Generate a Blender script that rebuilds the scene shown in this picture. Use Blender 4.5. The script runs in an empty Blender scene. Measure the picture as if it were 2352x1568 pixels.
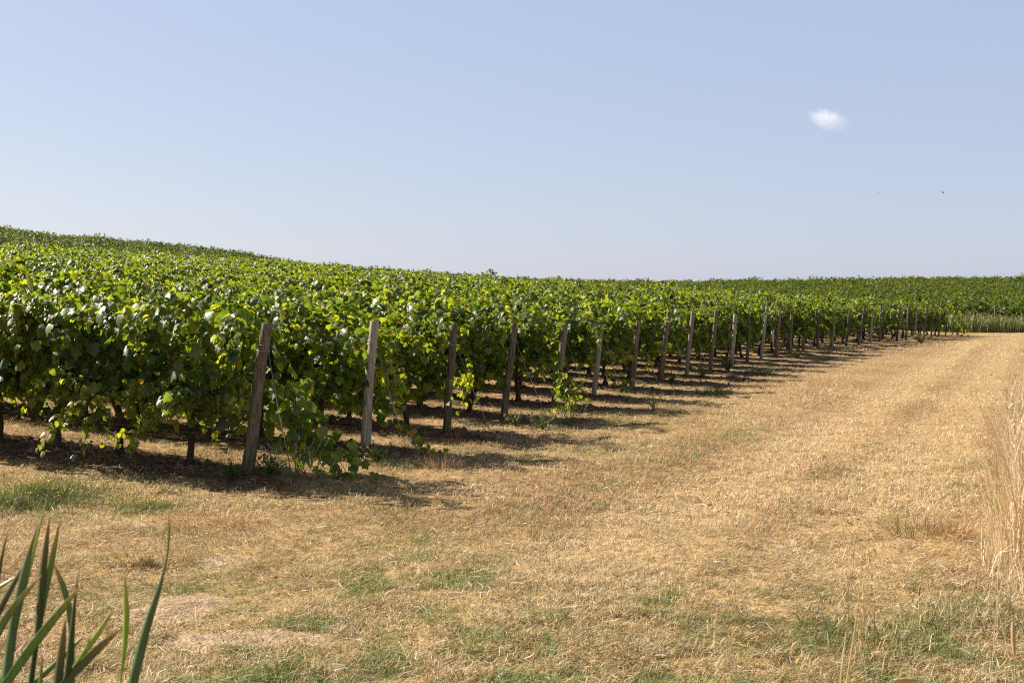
import bpy, math, random
import numpy as np
from mathutils import Vector, Matrix

SC = bpy.context.scene
COL = SC.collection
rng = np.random.default_rng(7)
random.seed(7)

# ------------------------------------------------------------------ camera
CAM_H, LENS, FD = 1.78, 45.0, 2940.0         # FD: focal length in the 2352-px measuring frame
PITCH = math.atan(84.0 / FD)
cam_d = bpy.data.cameras.new('camera')
cam = bpy.data.objects.new('camera', cam_d)
COL.objects.link(cam)
cam.location = (0, 0, CAM_H)
cam.rotation_euler = (math.radians(90) - PITCH, 0, 0)
cam_d.lens = LENS
cam_d.sensor_width = 36
cam_d.clip_start = 0.05
cam_d.clip_end = 6000
cam_d.dof.use_dof = True
cam_d.dof.focus_distance = 15.0
cam_d.dof.aperture_fstop = 16.0
SC.camera = cam

# ------------------------------------------------------------------ light
SUN_EL = math.radians(33)
SUN_AZ = (-0.894, 0.448)                       # towards the sun, seen from above
S = Vector((SUN_AZ[0] * math.cos(SUN_EL), SUN_AZ[1] * math.cos(SUN_EL), math.sin(SUN_EL))).normalized()
sun_d = bpy.data.lights.new('sun', 'SUN')
sun_d.energy = 5.0
sun_d.angle = math.radians(0.53)
sun_d.color = (1.0, 0.93, 0.82)
sun = bpy.data.objects.new('sun', sun_d)
COL.objects.link(sun)
sun.rotation_euler = S.to_track_quat('Z', 'Y').to_euler()
sun.location = S * 60

w = bpy.data.worlds.new('World')
SC.world = w
w.use_nodes = True
nt = w.node_tree
sky = nt.nodes.new('ShaderNodeTexSky')
sky.sky_type = 'NISHITA'
sky.sun_disc = False
sky.sun_elevation = SUN_EL
sky.sun_rotation = math.atan2(SUN_AZ[0], SUN_AZ[1])
sky.altitude = 100
sky.air_density = 1.0
sky.dust_density = 0.8
sky.ozone_density = 1.0
bg = nt.nodes['Background']
# summer haze: a pale veil over the blue, thick near the horizon and thin overhead
wtc = nt.nodes.new('ShaderNodeTexCoord'); wsp = nt.nodes.new('ShaderNodeSeparateXYZ')
nt.links.new(wtc.outputs['Generated'], wsp.inputs[0])
thin = nt.nodes.new('ShaderNodeMapRange'); thin.interpolation_type = 'SMOOTHSTEP'
thin.inputs[1].default_value = 0.22; thin.inputs[2].default_value = 0.75; thin.inputs[3].default_value = 1.0; thin.inputs[4].default_value = 0.10
nt.links.new(wsp.outputs['Z'], thin.inputs[0])
hz = nt.nodes.new('ShaderNodeVectorMath'); hz.operation = 'SCALE'; hz.inputs[0].default_value = (1.79, 2.11, 3.09)
nt.links.new(thin.outputs[0], hz.inputs['Scale'])
veil = nt.nodes.new('ShaderNodeVectorMath')
veil.operation = 'MULTIPLY_ADD'
veil.inputs[1].default_value = (0.283, 0.252, 0.209)
nt.links.new(hz.outputs[0], veil.inputs[2])
nt.links.new(sky.outputs[0], veil.inputs[0])
nt.links.new(veil.outputs[0], bg.inputs[0])
bg.inputs[1].default_value = 0.10

SC.view_settings.view_transform = 'Standard'
SC.view_settings.look = 'None'
SC.view_settings.exposure = 0.9
SC.view_settings.gamma = 1.0
SC.cycles.max_bounces = 7
SC.cycles.diffuse_bounces = 2
SC.cycles.glossy_bounces = 2
SC.cycles.transmission_bounces = 4
SC.cycles.volume_bounces = 3
SC.cycles.sample_clamp_indirect = 6
SC.cycles.volume_max_steps = 256
SC.cycles.volume_step_rate = 0.35
SC.cycles.filter_width = 1.2
SC.cycles.use_denoising = False

# ------------------------------------------------------------------ helpers
def ray(x, y):
    xc, yc = (x - 1176.0) / FD, -(y - 784.0) / FD
    c, s = math.cos(PITCH), math.sin(PITCH)
    return np.array([xc, c + yc * s, -s + yc * c])

def at(x, y, Y):
    """point seen at measuring-frame pixel x, y at depth Y"""
    r = ray(x, y)
    return np.array([0, 0, CAM_H]) + r * (Y / r[1])

def ground_at(x, y):
    """point of the ground under measuring-frame pixel x, y"""
    r = ray(x, y)
    lo, hi = 2.0, 250.0
    Y = lo
    while Y < hi:
        p = np.array([0, 0, CAM_H]) + r * (Y / r[1])
        if p[2] <= float(H(p[0], p[1])):
            break
        Y *= 1.01
    return np.array([p[0], p[1], float(H(p[0], p[1]))])

_T = np.random.default_rng(99).random((256, 256))
def vnoise(x, y):
    x = np.asarray(x, float); y = np.asarray(y, float)
    xi, yi = np.floor(x).astype(int), np.floor(y).astype(int)
    fx, fy = x - xi, y - yi
    fx, fy = fx * fx * (3 - 2 * fx), fy * fy * (3 - 2 * fy)
    a = _T[xi & 255, yi & 255]; b = _T[(xi + 1) & 255, yi & 255]
    c = _T[xi & 255, (yi + 1) & 255]; d = _T[(xi + 1) & 255, (yi + 1) & 255]
    return (a * (1 - fx) + b * fx) * (1 - fy) + (c * (1 - fx) + d * fx) * fy
def fbm(x, y, o=4):
    s, a, t = 0, 0.5, 0
    for k in range(o):
        s = s + a * vnoise(x * 2 ** k + 17.3 * k, y * 2 ** k + 5.1 * k); t += a; a *= 0.5
    return s / t
def sstep(a, b, x):
    t = np.clip((np.asarray(x, float) - a) / (b - a), 0, 1)
    return t * t * (3 - 2 * t)

def mesh_from(name, verts, loops, starts, totals, tint=None, mats=(), smooth=True, mat_idx=None):
    me = bpy.data.meshes.new(name)
    me.vertices.add(len(verts)); me.vertices.foreach_set('co', np.ascontiguousarray(verts, np.float32).ravel())
    me.loops.add(len(loops)); me.loops.foreach_set('vertex_index', np.ascontiguousarray(loops, np.int32))
    me.polygons.add(len(starts))
    me.polygons.foreach_set('loop_start', np.ascontiguousarray(starts, np.int32))
    me.polygons.foreach_set('loop_total', np.ascontiguousarray(totals, np.int32))
    me.polygons.foreach_set('use_smooth', np.full(len(starts), smooth, bool))
    if mat_idx is not None:
        me.polygons.foreach_set('material_index', np.ascontiguousarray(mat_idx, np.int32))
    if tint is not None:
        at_ = me.attributes.new('tint', 'FLOAT_COLOR', 'POINT')
        c = np.ones((len(verts), 4), np.float32); c[:, :3] = tint
        at_.data.foreach_set('color', c.ravel())
    for m in mats: me.materials.append(m)
    me.update(calc_edges=True)
    return me

class MB:
    """gathers polygons, builds one mesh"""
    def __init__(self): self.v = []; self.f = []; self.c = []
    def add(self, verts, faces, col=(1, 1, 1)):
        o = len(self.v)
        self.v += [tuple(p) for p in verts]
        self.f += [tuple(i + o for i in f) for f in faces]
        if np.ndim(col) == 1: self.c += [tuple(col)] * len(verts)
        else: self.c += [tuple(q) for q in col]
    def tube(self, pts, radii, n=8, col=(1, 1, 1), wob=0.0, cap=True):
        pts = [Vector(p) for p in pts]; vs = []; fs = []
        ref = Vector((0.31, 0.87, 0.2))
        for i, p in enumerate(pts):
            t = (pts[min(i + 1, len(pts) - 1)] - pts[max(i - 1, 0)]).normalized()
            a = t.cross(ref)
            if a.length < 1e-3: a = t.cross(Vector((1, 0, 0)))
            a.normalize(); b = t.cross(a)
            for k in range(n):
                th = 2 * math.pi * k / n
                r = radii[i] * (1 + wob * (random.random() - .5))
                vs.append(p + a * (r * math.cos(th)) + b * (r * math.sin(th)))
        for i in range(len(pts) - 1):
            for k in range(n):
                fs.append((i * n + k, i * n + (k + 1) % n, (i + 1) * n + (k + 1) % n, (i + 1) * n + k))
        if cap:
            fs.append(tuple(range(n - 1, -1, -1))); fs.append(tuple((len(pts) - 1) * n + k for k in range(n)))
        self.add(vs, fs, col)
    def mesh(self, name, mat, smooth=True):
        tot = np.array([len(f) for f in self.f]); st = np.concatenate([[0], np.cumsum(tot)[:-1]])
        lp = np.array([i for f in self.f for i in f])
        return mesh_from(name, np.array(self.v), lp, st, tot, np.array(self.c), [mat], smooth)
    def build(self, name, mat, parent=None, smooth=True):
        return obj(name, self.mesh(name, mat, smooth), parent)

def obj(name, me, parent=None):
    o = bpy.data.objects.new(name, me); COL.objects.link(o)
    if parent is not None: o.parent = parent
    return o
def tag(o, label, cat, group=None, kind=None):
    o['label'] = label; o['category'] = cat
    if group: o['group'] = group
    if kind: o['kind'] = kind
    return o
def thing(name, loc, label, cat, group=None, rz=0.0):
    o = bpy.data.objects.new(name, None); COL.objects.link(o)
    o.empty_display_size = 0.1
    o.location = loc; o.rotation_euler = (0, 0, rz)
    return tag(o, label, cat, group)

ONES = 'first second third fourth fifth sixth seventh eighth ninth tenth eleventh twelfth thirteenth fourteenth fifteenth sixteenth seventeenth eighteenth nineteenth'.split()
def ordinal(n):
    if n < 20: return ONES[n - 1]
    t, u = divmod(n, 10)
    if u == 0: return {2: 'twentieth', 3: 'thirtieth', 4: 'fortieth', 5: 'fiftieth'}[t]
    return {2: 'twenty', 3: 'thirty', 4: 'forty', 5: 'fifty'}[t] + '-' + ONES[u - 1]

# ------------------------------------------------------------------ materials
def new_mat(name):
    m = bpy.data.materials.new(name); m.use_nodes = True
    n = m.node_tree.nodes; n.clear()
    out = n.new('ShaderNodeOutputMaterial')
    return m, n, m.node_tree.links, out

def leaf_mat(name, rough, trans, gain, spec=0.5, stretch=None):
    """tinted leaf: waxy reflecting side plus light let through"""
    m, n, L, out = new_mat(name)
    a = n.new('ShaderNodeAttribute'); a.attribute_name = 'tint'
    geo = n.new('ShaderNodeNewGeometry')
    p = n.new('ShaderNodeBsdfPrincipled'); p.inputs['Roughness'].default_value = rough
    p.inputs['Specular IOR Level'].default_value = spec
    # small mottling that belongs to the leaf
    tc = n.new('ShaderNodeTexCoord'); nz = n.new('ShaderNodeTexNoise'); nz.inputs['Scale'].default_value = 45
    if stretch:
        mp = n.new('ShaderNodeMapping'); mp.inputs['Scale'].default_value = stretch
        L.new(tc.outputs['Object'], mp.inputs[0]); L.new(mp.outputs[0], nz.inputs['Vector'])
    else: L.new(tc.outputs['Object'], nz.inputs['Vector'])
    mr = n.new('ShaderNodeMapRange'); mr.inputs[3].default_value = 0.75 if not stretch else .45; mr.inputs[4].default_value = 1.25 if not stretch else 1.55
    L.new(nz.outputs['Fac'], mr.inputs[0])
    mul = n.new('ShaderNodeVectorMath'); mul.operation = 'SCALE'
    L.new(a.outputs['Color'], mul.inputs[0]); L.new(mr.outputs[0], mul.inputs['Scale'])
    # paler, greyer underside
    un = n.new('ShaderNodeMix'); un.data_type = 'RGBA'
    pale = n.new('ShaderNodeVectorMath'); pale.operation = 'MULTIPLY_ADD'
    pale.inputs[1].default_value = (1.15, 1.1, 1.3); pale.inputs[2].default_value = (0.012, 0.014, 0.012)
    L.new(mul.outputs[0], pale.inputs[0])
    L.new(geo.outputs['Backfacing'], un.inputs[0]); L.new(mul.outputs[0], un.inputs[6]); L.new(pale.outputs[0], un.inputs[7])
    L.new(un.outputs[2], p.inputs['Base Color'])
    t = n.new('ShaderNodeBsdfTranslucent')
    g = n.new('ShaderNodeVectorMath'); g.operation = 'MULTIPLY'; g.inputs[1].default_value = gain
    L.new(mul.outputs[0], g.inputs[0]); L.new(g.outputs[0], t.inputs['Color'])
    mx = n.new('ShaderNodeMixShader'); mx.inputs[0].default_value = trans
    L.new(p.outputs[0], mx.inputs[1]); L.new(t.outputs[0], mx.inputs[2]); L.new(mx.outputs[0], out.inputs[0])
    return m

M_LEAF = leaf_mat('vine_leaf', 0.47, 0.44, (5.5, 4.6, 1.1), 0.6)
M_LEAF_HILL_SHADE = leaf_mat('hill_vine_leaf_shaded', 0.5, 0.24, (4.0, 3.8, 1.1), 0.4)   # darker, less translucent copy: shade of the far blocks put into the leaf
M_GRASS = leaf_mat('dry_grass', 0.55, 0.22, (1.1, 1.05, 0.9), 0.35)
M_REED = leaf_mat('reed_leaf', 0.42, 0.30, (2.6, 3.0, 0.9), 0.45, (7, 7, .25))
M_WEED = leaf_mat('weed_leaf', 0.6, 0.3, (1.8, 1.9, 1.0), 0.3)

def bark_mat(name, c1, c2, scale, stretch, rough=0.9, crack=0.0):
    m, n, L, out = new_mat(name)
    tc = n.new('ShaderNodeTexCoord'); mp = n.new('ShaderNodeMapping'); mp.inputs['Scale'].default_value = stretch
    L.new(tc.outputs['Object'], mp.inputs[0])
    nz = n.new('ShaderNodeTexNoise'); nz.inputs['Scale'].default_value = scale; nz.inputs['Detail'].default_value = 6
    L.new(mp.outputs[0], nz.inputs['Vector'])
    r = n.new('ShaderNodeValToRGB'); r.color_ramp.elements[0].position = 0.32; r.color_ramp.elements[1].position = 0.68
    r.color_ramp.elements[0].color = (*c1, 1); r.color_ramp.elements[1].color = (*c2, 1)
    L.new(nz.outputs['Fac'], r.inputs[0])
    big = n.new('ShaderNodeTexNoise'); big.inputs['Scale'].default_value = 3.0
    L.new(tc.outputs['Object'], big.inputs['Vector'])
    oi = n.new('ShaderNodeObjectInfo')
    mr = n.new('ShaderNodeMapRange'); mr.inputs[3].default_value = 0.75; mr.inputs[4].default_value = 1.45
    L.new(oi.outputs['Random'], mr.inputs[0])
    ml = n.new('ShaderNodeVectorMath'); ml.operation = 'SCALE'; L.new(r.outputs[0], ml.inputs[0]); L.new(mr.outputs[0], ml.inputs['Scale'])
    p = n.new('ShaderNodeBsdfPrincipled'); p.inputs['Roughness'].default_value = rough
    p.inputs['Specular IOR Level'].default_value = 0.2
    L.new(ml.outputs[0], p.inputs['Base Color'])
    b = n.new('ShaderNodeBump'); b.inputs['Strength'].default_value = 0.8; b.inputs['Distance'].default_value = 0.01
    L.new(nz.outputs['Fac'], b.inputs['Height']); L.new(b.outputs[0], p.inputs['Normal'])
    L.new(p.outputs[0], out.inputs[0])
    return m
M_POST = bark_mat('weathered_wood', (0.065, 0.05, 0.035), (0.23, 0.19, 0.135), 9, (6, 6, 0.5))
M_POST_PALE = bark_mat('grey_weathered_wood', (0.17, 0.15, 0.12), (0.40, 0.365, 0.30), 9, (6, 6, 0.5))
M_BARK = bark_mat('vine_bark', (0.028, 0.019, 0.014), (0.085, 0.06, 0.045), 10, (7, 7, 1.2))

def plain(name, col, rough, metal=0.0, spec=0.5):
    m, n, L, out = new_mat(name)
    p = n.new('ShaderNodeBsdfPrincipled')
    tc = n.new('ShaderNodeTexCoord'); nz = n.new('ShaderNodeTexNoise'); nz.inputs['Scale'].default_value = 30
    L.new(tc.outputs['Object'], nz.inputs['Vector'])
    r = n.new('ShaderNodeValToRGB'); r.color_ramp.elements[0].position = .3; r.color_ramp.elements[1].position = .7
    r.color_ramp.elements[0].color = (*[c * .75 for c in col], 1); r.color_ramp.elements[1].color = (*[min(1, c * 1.2) for c in col], 1)
    L.new(nz.outputs['Fac'], r.inputs[0]); L.new(r.outputs[0], p.inputs['Base Color'])
    p.inputs['Roughness'].default_value = rough; p.inputs['Metallic'].default_value = metal
    p.inputs['Specular IOR Level'].default_value = spec
    L.new(p.outputs[0], out.inputs[0]); return m
M_HOSE = plain('black_hose', (0.02, 0.02, 0.022), 0.28, 0, 0.6)
M_WIRE = plain('galvanised_wire', (0.42, 0.42, 0.42), 0.45, 0.7)
M_TAG = plain('faded_plastic', (0.62, 0.55, 0.47), 0.6)
M_BIRD = plain('dark_feathers', (0.03, 0.028, 0.026), 0.7)

# ------------------------------------------------------------------ terrain
END_X = [567, 837, 1025, 1158, 1275, 1365, 1452, 1518, 1577, 1632, 1680, 1717, 1749, 1783, 1815, 1845, 1879, 1912, 1944,
         1972, 2000, 2020, 2060, 2081, 2102, 2122, 2139, 2156, 2172]
NR = len(END_X)
WD = np.array([-0.9, 0.436]); WD /= np.linalg.norm(WD)        # the way the vine rows run
ENDS = []
for k in range(NR):
    Y = 12.9 + 2.25 * k - 0.0026 * k * k
    ENDS.append(((END_X[k] - 1176) / FD * Y, Y))
ENDS = np.array(ENDS)
P0 = ENDS[0]
NRM = np.array([-0.91, 0.414]); NRM /= np.linalg.norm(NRM)
BACK_Y = 82.0

# row line offsets: distance across the rows, used for soil strips and berms
CR = np.array([WD[1], -WD[0]])                                  # across the rows, towards the far end
ROWV = ENDS @ CR

def big(x, y):
    x = np.asarray(x, float); y = np.asarray(y, float)
    yc = np.clip(y, None, 145.0); sc = np.where(y > 145, 145.0 / np.maximum(y, 1), 1.0)
    s = (x * sc - P0[0]) * NRM[0] + (yc - P0[1]) * NRM[1]
    sp = np.maximum(s, 0)
    a = 0.066 * sp - 0.144 * (1 - np.exp(-sp / 6.0)) - 0.016 * np.maximum(sp - 25, 0) + 0.0018 * np.maximum(sp - 64, 0) ** 2
    a = a + .036 * np.clip(sp - 25, 0, 17) * sstep(108, 86, y) * sstep(54, 41, sp)
    a = a + 1.3 * sstep(64, 80, sp) * (1 - .65 * sstep(84, 104, sp)) * sstep(90, 104, y)
    r = 0.052 * np.clip(y - 83, 0, 58) * (.86 + .14 * sstep(.12, .36, x / np.maximum(y, 1)))
    m = np.maximum(a, r); d = np.abs(a - r)
    far = sstep(70, 100, y)
    return (1 - far) * a + far * (m + 0.05 * np.exp(-d / 0.3))

def row_dist(x, y):
    """distance to the nearest row line, and how far inside the rows"""
    v = x * CR[0] + y * CR[1]
    k = np.clip(np.searchsorted(ROWV, v), 1, NR - 1)
    d = np.minimum(np.abs(v - ROWV[k - 1]), np.abs(v - ROWV[k]))
    s = (x - P0[0]) * NRM[0] + (y - P0[1]) * NRM[1]
    return d, s

def H(x, y):
    x = np.asarray(x, float); y = np.asarray(y, float)
    z = big(x, y)
    d, s = row_dist(x, y)
    ins = sstep(-0.9, -0.1, s) * sstep(95, 80, y)
    z = z + ins * 0.07 * np.exp(-(d / 0.42) ** 2)
    fade = sstep(120, 40, y)
    z = z + fade * (0.10 * (fbm(x * 0.35, y * 0.35, 3) - .5) + 0.05 * (fbm(x * 1.9 + 9, y * 1.9, 3) - .5))
    z = z + sstep(40, 14, y) * .045 * (fbm(x * 5.5 + 3, y * 5.5, 2) - .5) - .03 * fade * track_mask(x, y)
    z = z + fade * ins * np.exp(-(d / 0.5) ** 2) * 0.09 * (fbm(x * 6, y * 6, 3) - .5)
    return z

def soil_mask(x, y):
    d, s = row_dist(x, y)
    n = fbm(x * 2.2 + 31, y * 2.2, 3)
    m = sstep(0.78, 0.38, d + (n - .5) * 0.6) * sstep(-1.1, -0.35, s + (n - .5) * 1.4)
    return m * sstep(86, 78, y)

def blob(x, y, px, py, rx, ry):
    g = np.array([0, 0, CAM_H]); r = ray(px, py); c = g + r * (-CAM_H / r[2])
    return np.exp(-(((x - c[0]) / rx) ** 2 + ((y - c[1]) / ry) ** 2))

def bare_mask(x, y):
    n = fbm(x * 3 + 3, y * 3 + 8, 3)
    b = 1.2 * blob(x, y, 400, 1400, .24, .48) + 1.15 * blob(x, y, 575, 1470, .44, .2) + .7 * blob(x, y, 480, 1290, .3, .3)
    return np.clip(sstep(0.35, 0.62, b + (n - .5) * .9), 0, 1)

def track_mask(x, y):
    """the bleached wheel track that sweeps along the headland"""
    c = 1.1 + .41 * (y - 8) + .3 * (fbm(y * .15, y * 0 + 3, 2) - .5)
    w_ = .75 + .4 * fbm(x * 1.5, y * .7, 2)
    return sstep(6.5, 9.5, y) * np.maximum(sstep(w_, .25, np.abs(x - c - .85)), sstep(w_, .25, np.abs(x - c + .85)))

def green_mask(x, y):
    n = fbm(x * 0.55 + 50, y * 0.40 + 7, 3)
    n2 = fbm(x * 2.3, y * 1.8 + 40, 3); n3 = fbm(x * 4.5 + 11, y * 3.5, 3)
    g = 0.55 * sstep(0.50, 0.72, n) + 0.35 * sstep(.48, .8, n2)
    g = g + .55 * blob(x, y, 2240, 1480, .9, .8) + .5 * blob(x, y, 2060, 1420, .5, .5)
    g = g + .45 * blob(x, y, 760, 1330, 1.3, .9) + .45 * blob(x, y, 350, 1165, .9, .6) + .35 * blob(x, y, 900, 1240, 1.0, .8)
    g = g + .5 * blob(x, y, 1270, 985, 1.0, 1.0) + .35 * blob(x, y, 1600, 960, 2.2, 2.0) + .3 * blob(x, y, 700, 1530, 1.0, .4)
    g = g * (.30 + 1.1 * sstep(.44, .66, n3))          # regrowth comes up in tufts
    g = g * (1 - .85 * track_mask(x, y))
    return np.clip(g, 0, 1) * (.45 + .55 * sstep(34, 14, y))

def brown_mask(x, y):
    n = fbm(x * 0.7 + 5, y * 0.5 + 90, 4)
    b = .75 * sstep(.52, .72, n) + .7 * blob(x, y, 1180, 1190, 1.2, .8) + .5 * blob(x, y, 1900, 1200, .9, .9) + .5 * blob(x, y, 2050, 880, 2.0, 2.0)
    return np.clip(b, 0, 1)

# ------------------------------------------------------------------ ground
def axis(lo, hi, c, fine, n):
    t = np.linspace(-1, 1, n); k = 5.6
    v = np.sinh(k * t) / math.sinh(k)
    a = np.where(v < 0, -v * (lo - c), v * (hi - c)) + c
    return np.sort(a)
gx = axis(-700, 700, -0.5, .04, 560)
gy = np.concatenate([np.linspace(-300, -8, 14), np.linspace(-6, 4.5, 24), 5 + np.cumsum(np.full(300, 0.055)), ])
last = gy[-1]; step = 0.06
far_y = []
while last < 1200:
    step *= 1.028; last += step; far_y.append(last)
gy = np.concatenate([gy, far_y])
GX, GY = np.meshgrid(gx, gy)
GZ = H(GX, GY)
nv = np.stack([GX.ravel(), GY.ravel(), GZ.ravel()], 1)
nx, ny = len(gx), len(gy)
ii = (np.arange(ny - 1)[:, None] * nx + np.arange(nx - 1)[None]).ravel()
quads = np.stack([ii, ii + 1, ii + nx + 1, ii + nx], 1)

m, n, L, out = new_mat('field_ground')
a_ = n.new('ShaderNodeAttribute'); a_.attribute_name = 'tint'
tc = n.new('ShaderNodeTexCoord')
nz = n.new('ShaderNodeTexNoise'); nz.inputs['Scale'].default_value = 14; nz.inputs['Detail'].default_value = 8
mp = n.new('ShaderNodeMapping'); mp.inputs['Scale'].default_value = (1, .8, 1)
L.new(tc.outputs['Object'], mp.inputs[0]); L.new(mp.outputs[0], nz.inputs['Vector'])
mr = n.new('ShaderNodeMapRange'); mr.inputs[1].default_value = .3; mr.inputs[2].default_value = .7
mr.inputs[3].default_value = .55; mr.inputs[4].default_value = 1.4
L.new(nz.outputs['Fac'], mr.inputs[0])
sc_ = n.new('ShaderNodeVectorMath'); sc_.operation = 'SCALE'; L.new(a_.outputs['Color'], sc_.inputs[0]); L.new(mr.outputs[0], sc_.inputs['Scale'])
p = n.new('ShaderNodeBsdfPrincipled'); p.inputs['Roughness'].default_value = .95; p.inputs['Specular IOR Level'].default_value = .1
L.new(sc_.outputs[0], p.inputs['Base Color'])
b = n.new('ShaderNodeBump'); b.inputs['Strength'].default_value = .7; b.inputs['Distance'].default_value = .03
nz2 = n.new('ShaderNodeTexNoise'); nz2.inputs['Scale'].default_value = 45; nz2.inputs['Detail'].default_value = 5
L.new(tc.outputs['Object'], nz2.inputs['Vector']); L.new(nz2.outputs['Fac'], b.inputs['Height']); L.new(b.outputs[0], p.inputs['Normal'])
L.new(p.outputs[0], out.inputs[0]); M_GROUND = m

def mixc(a, b, t): return np.asarray(a) * (1 - t)[:, None] + np.asarray(b) * t[:, None]
fx, fy = nv[:, 0], nv[:, 1]
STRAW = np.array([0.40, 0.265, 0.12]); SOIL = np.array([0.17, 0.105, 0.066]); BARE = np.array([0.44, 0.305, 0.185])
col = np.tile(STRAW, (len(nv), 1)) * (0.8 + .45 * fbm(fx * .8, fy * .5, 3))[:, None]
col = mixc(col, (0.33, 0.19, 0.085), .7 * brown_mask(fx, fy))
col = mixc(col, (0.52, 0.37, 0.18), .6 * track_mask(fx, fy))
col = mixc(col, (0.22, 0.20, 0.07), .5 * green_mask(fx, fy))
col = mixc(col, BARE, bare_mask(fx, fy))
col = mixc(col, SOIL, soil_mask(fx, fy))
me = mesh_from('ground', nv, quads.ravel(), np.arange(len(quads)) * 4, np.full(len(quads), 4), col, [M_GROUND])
o = obj('ground', me); o['kind'] = 'structure'; o['label'] = 'dry mown headland and vineyard soil rising to the hills'

# ------------------------------------------------------------------ grass blades
STRAWS = np.array([[.66, .48, .245], [.76, .59, .345], [.59, .405, .195], [.84, .71, .48], [.43, .285, .135]])
BROWNS = np.array([[.36, .215, .105], [.43, .27, .135], [.27, .16, .08], [.48, .32, .17]])
GREENS = np.array([[.30, .31, .085], [.22, .26, .065], [.36, .34, .12], [.17, .22, .06]])

def palette(x, y, gm=1.0):
    N = len(x); u = rng.random(N)
    c = STRAWS[rng.choice(5, N, p=[.38, .25, .22, .04, .11])]
    tk = track_mask(x, y)
    c = np.where((rng.random(N) < .6 * tk)[:, None], STRAWS[rng.choice([1, 1, 1, 0], N)], c)
    br = rng.random(N) < (.7 * brown_mask(x, y) + .08) * (1 - .8 * tk)
    c = np.where(br[:, None], BROWNS[rng.integers(0, 4, N)], c)
    gr = rng.random(N) < gm * (.85 * green_mask(x, y) + .05 + .17 * sstep(19, 9, y))
    c = np.where(gr[:, None], GREENS[rng.integers(0, 4, N)], c)
    return c * (0.8 + .4 * rng.random(N))[:, None], gr

def blades5(x, y, z, L, W, az, el, curve, col):
    """curved five-point blades"""
    N = len(x)
    d = np.stack([np.cos(az) * np.cos(el), np.sin(az) * np.cos(el), np.sin(el)], 1)
    rl = az + np.pi / 2 + rng.normal(0, .5, N)
    sd = np.stack([np.cos(rl), np.sin(rl), rng.normal(0, .35, N)], 1)
    b = np.stack([x, y, z], 1)
    mid = b + d * (L * .55)[:, None]
    el2 = el - curve
    d2 = np.stack([np.cos(az) * np.cos(el2), np.sin(az) * np.cos(el2), np.sin(el2)], 1)
    tip = mid + d2 * (L * .45)[:, None]
    hw = (W * .5)[:, None]
    v = np.stack([b - sd * hw, b + sd * hw, mid - sd * hw * .85, mid + sd * hw * .85, tip], 1).reshape(-1, 3)
    o = np.arange(N)[:, None] * 5
    lp = (o + np.array([[0, 1, 3, 2, 2, 3, 4]])).ravel()
    st = (np.arange(N)[:, None] * 7 + np.array([[0, 4]])).ravel()
    tt = np.tile([4, 3], N)
    return v, lp, st, tt, np.repeat(col, 5, 0)

def join(parts):
    V, LP, ST, TT, C = [], [], [], [], []; ov = ol = 0
    for v, lp, st, tt, c in parts:
        V.append(v); LP.append(lp + ov); ST.append(st + ol); TT.append(tt); C.append(c); ov += len(v); ol += len(lp)
    return [np.concatenate(q) for q in (V, LP, ST, TT, C)]

def scatter(n, d0, d1, rmax=0.52, power=1.0):
    """points over the wedge in view, denser near"""
    u = rng.random(n)
    if power == 1: Y = np.sqrt(d0 ** 2 + u * (d1 ** 2 - d0 ** 2))
    else: Y = d0 * (d1 / d0) ** u
    r = rng.uniform(-rmax, rmax, n)
    return r * Y, Y

def grass_layer(n, d0, d1, Lr, Wr, lying, dens_pow):
    x, y = scatter(n, d0, d1, .52, dens_pow)
    sm = soil_mask(x, y); bm = bare_mask(x, y)
    keep = rng.random(n) > np.maximum(.90 * sm, .93 * bm)
    # tufts: thin out by a fine noise
    tn = fbm(x * 3.5, y * 3.5, 3)
    keep &= rng.random(n) < .22 + 1.3 * sstep(.35, .65, tn)
    x, y = x[keep], y[keep]; N = len(x)
    c, gr = palette(x, y)
    fl = (rng.random(N) < lying)
    el = np.where(fl, rng.uniform(.03, .6, N), rng.uniform(.6, 1.45, N))
    L = rng.uniform(Lr[0], Lr[1], N) * np.where(fl, 1.1, .8) * (.6 + .8 * fbm(x * .9, y * .9, 2))
    # swathes of lying straw share a direction
    az = rng.uniform(0, 2 * np.pi, N) * .75 + 6 * fbm(x * .5 + 70, y * .5, 2)
    W = rng.uniform(Wr[0], Wr[1], N) * np.where(gr, 1.1, 1)
    z = H(x, y) + np.where(fl, rng.uniform(0, .03, N), -.004)
    return blades5(x, y, z, L, W, az, el, rng.uniform(-.2, .9, N), c)

parts = [grass_layer(330000, 5.3, 11, (.03, .085), (.002, .0042), .48, 0),
         grass_layer(235000, 11, 22, (.04, .10), (.003, .0065), .46, 0),
         grass_layer(110000, 22, 45, (.05, .12), (.005, .010), .6, 0),
         grass_layer(80000, 45, 92, (.07, .15), (.009, .018), .65, 0)]
# bleached single straws lying on top
x, y = scatter(5000, 5.4, 30, .47, 0); N = len(x)
parts.append(blades5(x, y, H(x, y) + .03, rng.uniform(.05, .17, N), rng.uniform(.0022, .004, N) * (y / 9) ** .5, rng.uniform(0, 6.3, N),
                     rng.uniform(-.05, .35, N), rng.uniform(-.1, .3, N), np.tile([.80, .68, .48], (N, 1)) * (.7 + .35 * rng.random(N))[:, None]))
V, LP, ST, TT, C = join(parts)
o = obj('grass', mesh_from('grass', V, LP, ST, TT, C, [M_GRASS]))
tag(o, 'short dry mown grass covering the headland with green patches', 'grass', kind='stuff')

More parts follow.
